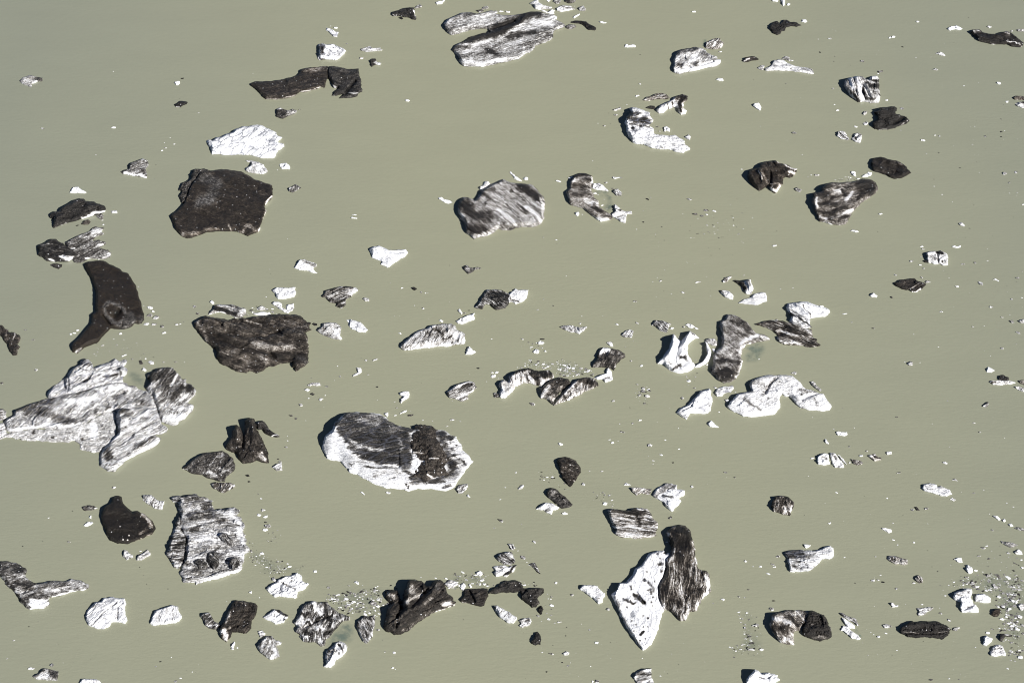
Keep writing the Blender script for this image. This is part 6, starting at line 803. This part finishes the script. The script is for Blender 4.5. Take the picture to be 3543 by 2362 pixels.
def build_fragments():
    anchors = [t for t in THINGS if t[2]]
    rows = []
    for p in pts(FRAGS):
        gx, gy, wd, tn = float(p[0]), float(p[1]), float(p[2]), p[3]
        # nearest anchor by distance to its outline box
        best = None
        for o, c, ref, sz, poly in anchors:
            dx = gx-c[0]; dy = gy-c[1]
            d = float(np.min(np.hypot(poly[:, 0]-gx, poly[:, 1]-gy)))
            if best is None or d < best[0]: best = (d, ref, dx/(sz[0]/2+20), dy/(sz[1]/2+20))
        k = int(round(math.degrees(math.atan2(-best[3], best[2]))/45)) % 8
        rows.append([gx, gy, wd, tn, best[1], DIRS[k], best[0]])
    rows.sort(key=lambda r: -r[2])
    single, rest = rows[:300], rows[300:]
    def size_word(wd): return "tiny" if wd < 20 else ("small" if wd < 38 else "stubby")
    def tone_word(t): return {'w': 'white', 'm': 'pale', 'g': 'grey', 'd': 'dark'}[t]
    buckets = {}
    for r in single: buckets.setdefault((tone_word(r[3]), size_word(r[2]), r[5], r[4]), []).append(r)
    for key, rs in buckets.items():
        rs.sort(key=lambda r: r[6])
        for i, r in enumerate(rs):
            base = f"{key[1]} {key[0]} ice chip {key[2]} {key[3]}"
            if len(rs) == 2: base += (", nearer one", ", farther one")[i]
            elif len(rs) > 2: base += f", {['nearest','second','third','fourth','fifth','sixth','seventh','eighth','ninth'][i]} from it"
            w_ = base.split()
            r.append(base)
    for r in single:
        gx, gy, wd, tn = r[:4]
        c = to_ground([[gx, gy]])[0]; mpp = to_ground([[gx+1, gy]])[0, 0]-c[0]
        low = tn == 'd'
        v, f = chip_geometry(0, 0, wd*mpp, wd*mpp*rngf.uniform(.45, .9), wd*mpp*(.14 if low else .22), TONE[tn], rngf)
        me = bpy.data.meshes.new("ice_fragment"); me.from_pydata(v, [], f); me.update()
        d0 = min(1, max(0, TONE[tn]+rngf.uniform(-.06, .08)))
        if tn in 'mg': ctl = [[min(1, max(0, d0+rngf.uniform(-.25, .3))), .3, 0, 0] for _ in v]
        else: ctl = [[d0, .2, 0, 0] for _ in v]
        set_attrs(me, ctl, [(a[0], a[1]) for a in v]); me.materials.append(ICE)
        o = link(bpy.data.objects.new("ice_fragment", me)); o.location = (c[0], c[1], 0)
        tag(o, r[7], 'ice fragment', 'loose ice fragments drifting between the bergs')
    return rest

# ------------------------------------------------------------------ brash: crushed ice too fine to count, one sheet per field
def brash(label, fields, extra=()):
    V = []; F = []; CT = []
    rng = random.Random(len(label)*7+len(fields))
    def add(gx, gy, wd, t):
        c = to_ground([[gx, gy]])[0]; mpp = .0216
        v, f = chip_geometry(c[0], c[1], wd*mpp, wd*mpp*rng.uniform(.5, .95), wd*mpp*rng.uniform(.05, .14), t, rng, rng.choice((4, 5, 5, 6)))
        k = len(V); V.extend(v); F.extend([tuple(i+k for i in q) for q in f]); CT.extend([[t, .2, 0, 0]]*len(v))
    for outline, count, lo, hi, mix in fields:
        L = xy(outline); x0, y0 = L.min(0); x1, y1 = L.max(0); n = 0; tries = 0
        cx = [(rng.uniform(x0, x1), rng.uniform(y0, y1)) for _ in range(6)]
        while n < count and tries < count*40:
            tries += 1; x = rng.uniform(x0, x1); y = rng.uniform(y0, y1)
            if not inside(np.array([[x, y]]), L)[0]: continue
            e = seg_dist(np.array([[x, y]]), L, True)[0]
            dens = .25+.75*vnoise(np.array([x/70]), np.array([y/55]), 5)[0]
            if rng.random() > min(1, e/60+.12)*dens: continue
            wd = lo*.75+(hi-lo)*rng.random()**4.2
            t = rng.choices((.06, .36, .55, .85), mix)[0]; add(x, y, wd, t); n += 1
    for gx, gy, wd, tn in extra: add(gx, gy, wd, TONE[tn])
    # the slush just under the surface of the denser fields
    nf = len(F)
    for outline, count, lo, hi, mix in fields:
        if len(fields) > 6 or count < 100: continue
        L = to_ground(xy(outline)); Rr = refine(L, 1.0, .12, rng); st = .5
        X, Y = np.meshgrid(np.arange(Rr[:, 0].min(), Rr[:, 0].max(), st), np.arange(Rr[:, 1].min(), Rr[:, 1].max(), st))
        P = np.stack([X.ravel(), Y.ravel()], 1); P = P[inside(P, Rr)]; P = P[seg_dist(P, Rr, True) > .3]
        vo, ed, fo, ov, oe, of = delaunay_2d_cdt([Vector(p) for p in np.vstack([Rr, P])], [], [list(range(len(Rr)))], 1, 1e-5)
        VP = np.array([tuple(p) for p in vo]); dd = seg_dist(VP, Rr, True); k = len(V)
        V.extend([(p[0], p[1], .005) for p in VP]); F.extend([tuple(i+k for i in q) for q in fo])
        CT.extend([[float(q), .45, 0, 0] for q in sstep(dd/2.2)*.5])
    me = bpy.data.meshes.new("brash_ice"); me.from_pydata(V, [], F); me.update(); set_attrs(me, CT, [(a[0], a[1]) for a in V]); me.materials.append(ICE); me.materials.append(SHELF)
    me.polygons.foreach_set('material_index', [0]*nf+[1]*(len(F)-nf))
    o = link(bpy.data.objects.new("brash_ice", me)); o['kind'] = 'stuff'; tag(o, label, 'brash ice')
rest = build_fragments()
M1 = (3, 5, 5, 2); MG = (3, 3, 3, 3)
brash("thin specks of crushed ice scattered over the open lake", [
 ("D1 1800,-600 2352,-600 2352,1568 D2 2352,300 1900,100 1750,0 D1 1500,900 1900,300", 150, 5, 15, MG),
 ("C1 1150,250 2250,250 2250,700 1750,1300 1250,1300", 110, 5, 14, (3, 3, 3, 4)),
 ("D0 0,50 2352,50 2352,1568 1000,1568 0,1300", 110, 5, 12, MG),
 ("C2 900,300 2352,700 D2 2352,600 D3 2352,200 D3 0,300 C3 1900,100 C2 900,1300", 90, 5, 13, (4, 3, 3, 2)),
 ("D3 600,0 2000,0 2000,1568 700,1568", 90, 5, 14, (4, 3, 3, 2)),
 ("B1 300,700 2300,700 2300,1500 B2 2300,600 500,600 B1 400,1300", 60, 5, 12, MG),
 ("A3 100,100 1500,300 2200,1500 100,1500", 50, 5, 11, (2, 2, 3, 4)),
 ("C3 100,950 900,1000 1900,1200 2300,1568 100,1568", 80, 5, 14, MG)], [(r[0], r[1], r[2], r[3]) for r in rest])
brash("dense brash ice around the white vest berg along the right edge", [
 ("D3 1580,690 1750,600 1950,570 2100,560 2352,600 2352,1200 2250,1240 2150,1150 2180,980 2060,870 2080,780 1900,740 1700,700", 620, 8, 46, M1),
 ("D3 2200,1230 2352,1180 2352,1400 2230,1380", 60, 8, 40, M1),
 ("D3 1950,330 2352,300 2352,620 1900,620", 70, 7, 30, M1),
 ("D3 2050,1060 2300,1000 2352,1200 2100,1250", 60, 9, 45, M1)])
brash("brash ice packed behind the arch chain berg", [
 ("C2 60,240 180,150 330,180 520,160 640,210 760,270 830,300 740,330 560,335 430,320 400,262 240,258", 330, 8, 42, (5, 4, 3, 1)),
 ("C2 80,10 240,-10 330,60 260,110 120,60", 24, 7, 34, MG), ("C2 1130,370 1280,400 1290,580 1160,560", 34, 8, 34, M1), ("C2 1600,150 1720,160 1720,400 1600,420", 26, 8, 24, M1)])
brash("brash ice field left of the dark star berg", [
 ("B3 590,790 750,730 900,690 1080,680 1230,700 1320,720 1180,760 1210,880 1160,960 980,980 860,940 740,930 690,860", 460, 7, 40, (5, 4, 4, 2))])
brash("brash ice strip above the black twin-mound chain", [
 ("B3 1680,610 1850,560 2080,560 2200,660 2130,720 1900,700 1740,730", 110, 8, 34, (5, 4, 4, 2)), ("C3 60,630 200,620 310,690 240,705 120,690", 34, 8, 30, M1), ("C3 330,740 400,760 400,1000 330,960", 16, 8, 24, M1)])
brash("speckled brash trail from the rubbled slab to the popcorn white berg", [
 ("A3 2230,260 2300,300 B3 40,360 200,440 330,490 460,500 440,580 330,590 200,620 60,590 A3 2290,520 2220,420", 230, 7, 24, (4, 3, 4, 5)),
 ("B3 80,200 260,200 240,300 120,330", 26, 7, 18, MG)])
brash("dark specks and chips between the black scallop and gravel mitten floes", [
 ("C2 250,1160 430,1160 470,1260 540,1310 560,1400 440,1330 330,1320 260,1280", 60, 7, 28, (2, 2, 4, 5)),
 ("C2 740,1340 980,1380 960,1500 760,1450", 40, 7, 26, M1)])
brash("crushed ice beside the dark paw berg's shaded left side", [
 ("C3 2050,920 2230,920 2300,1120 2350,1330 2000,1340 1990,1240 2080,1150", 110, 7, 34, (3, 3, 4, 2))])
brash("crushed ice around the shoulders of the big folded dark berg", [
 ("A1 2200,1250 B1 60,1215 220,1260 200,1300 60,1310 A1 2210,1320", 60, 10, 44, M1),
 ("A2 800,0 1250,0 1500,160 1250,240 1130,140 850,140", 60, 8, 26, M1),
 ("D1 620,90 760,50 850,85 760,110", 40, 8, 26, MG), ("C0 1320,1130 1480,1180 1450,1235 1320,1200", 22, 8, 24, M1),
 ("C1 1640,360 2130,360 2130,660 1640,620", 80, 6, 22, (3, 3, 3, 4))])
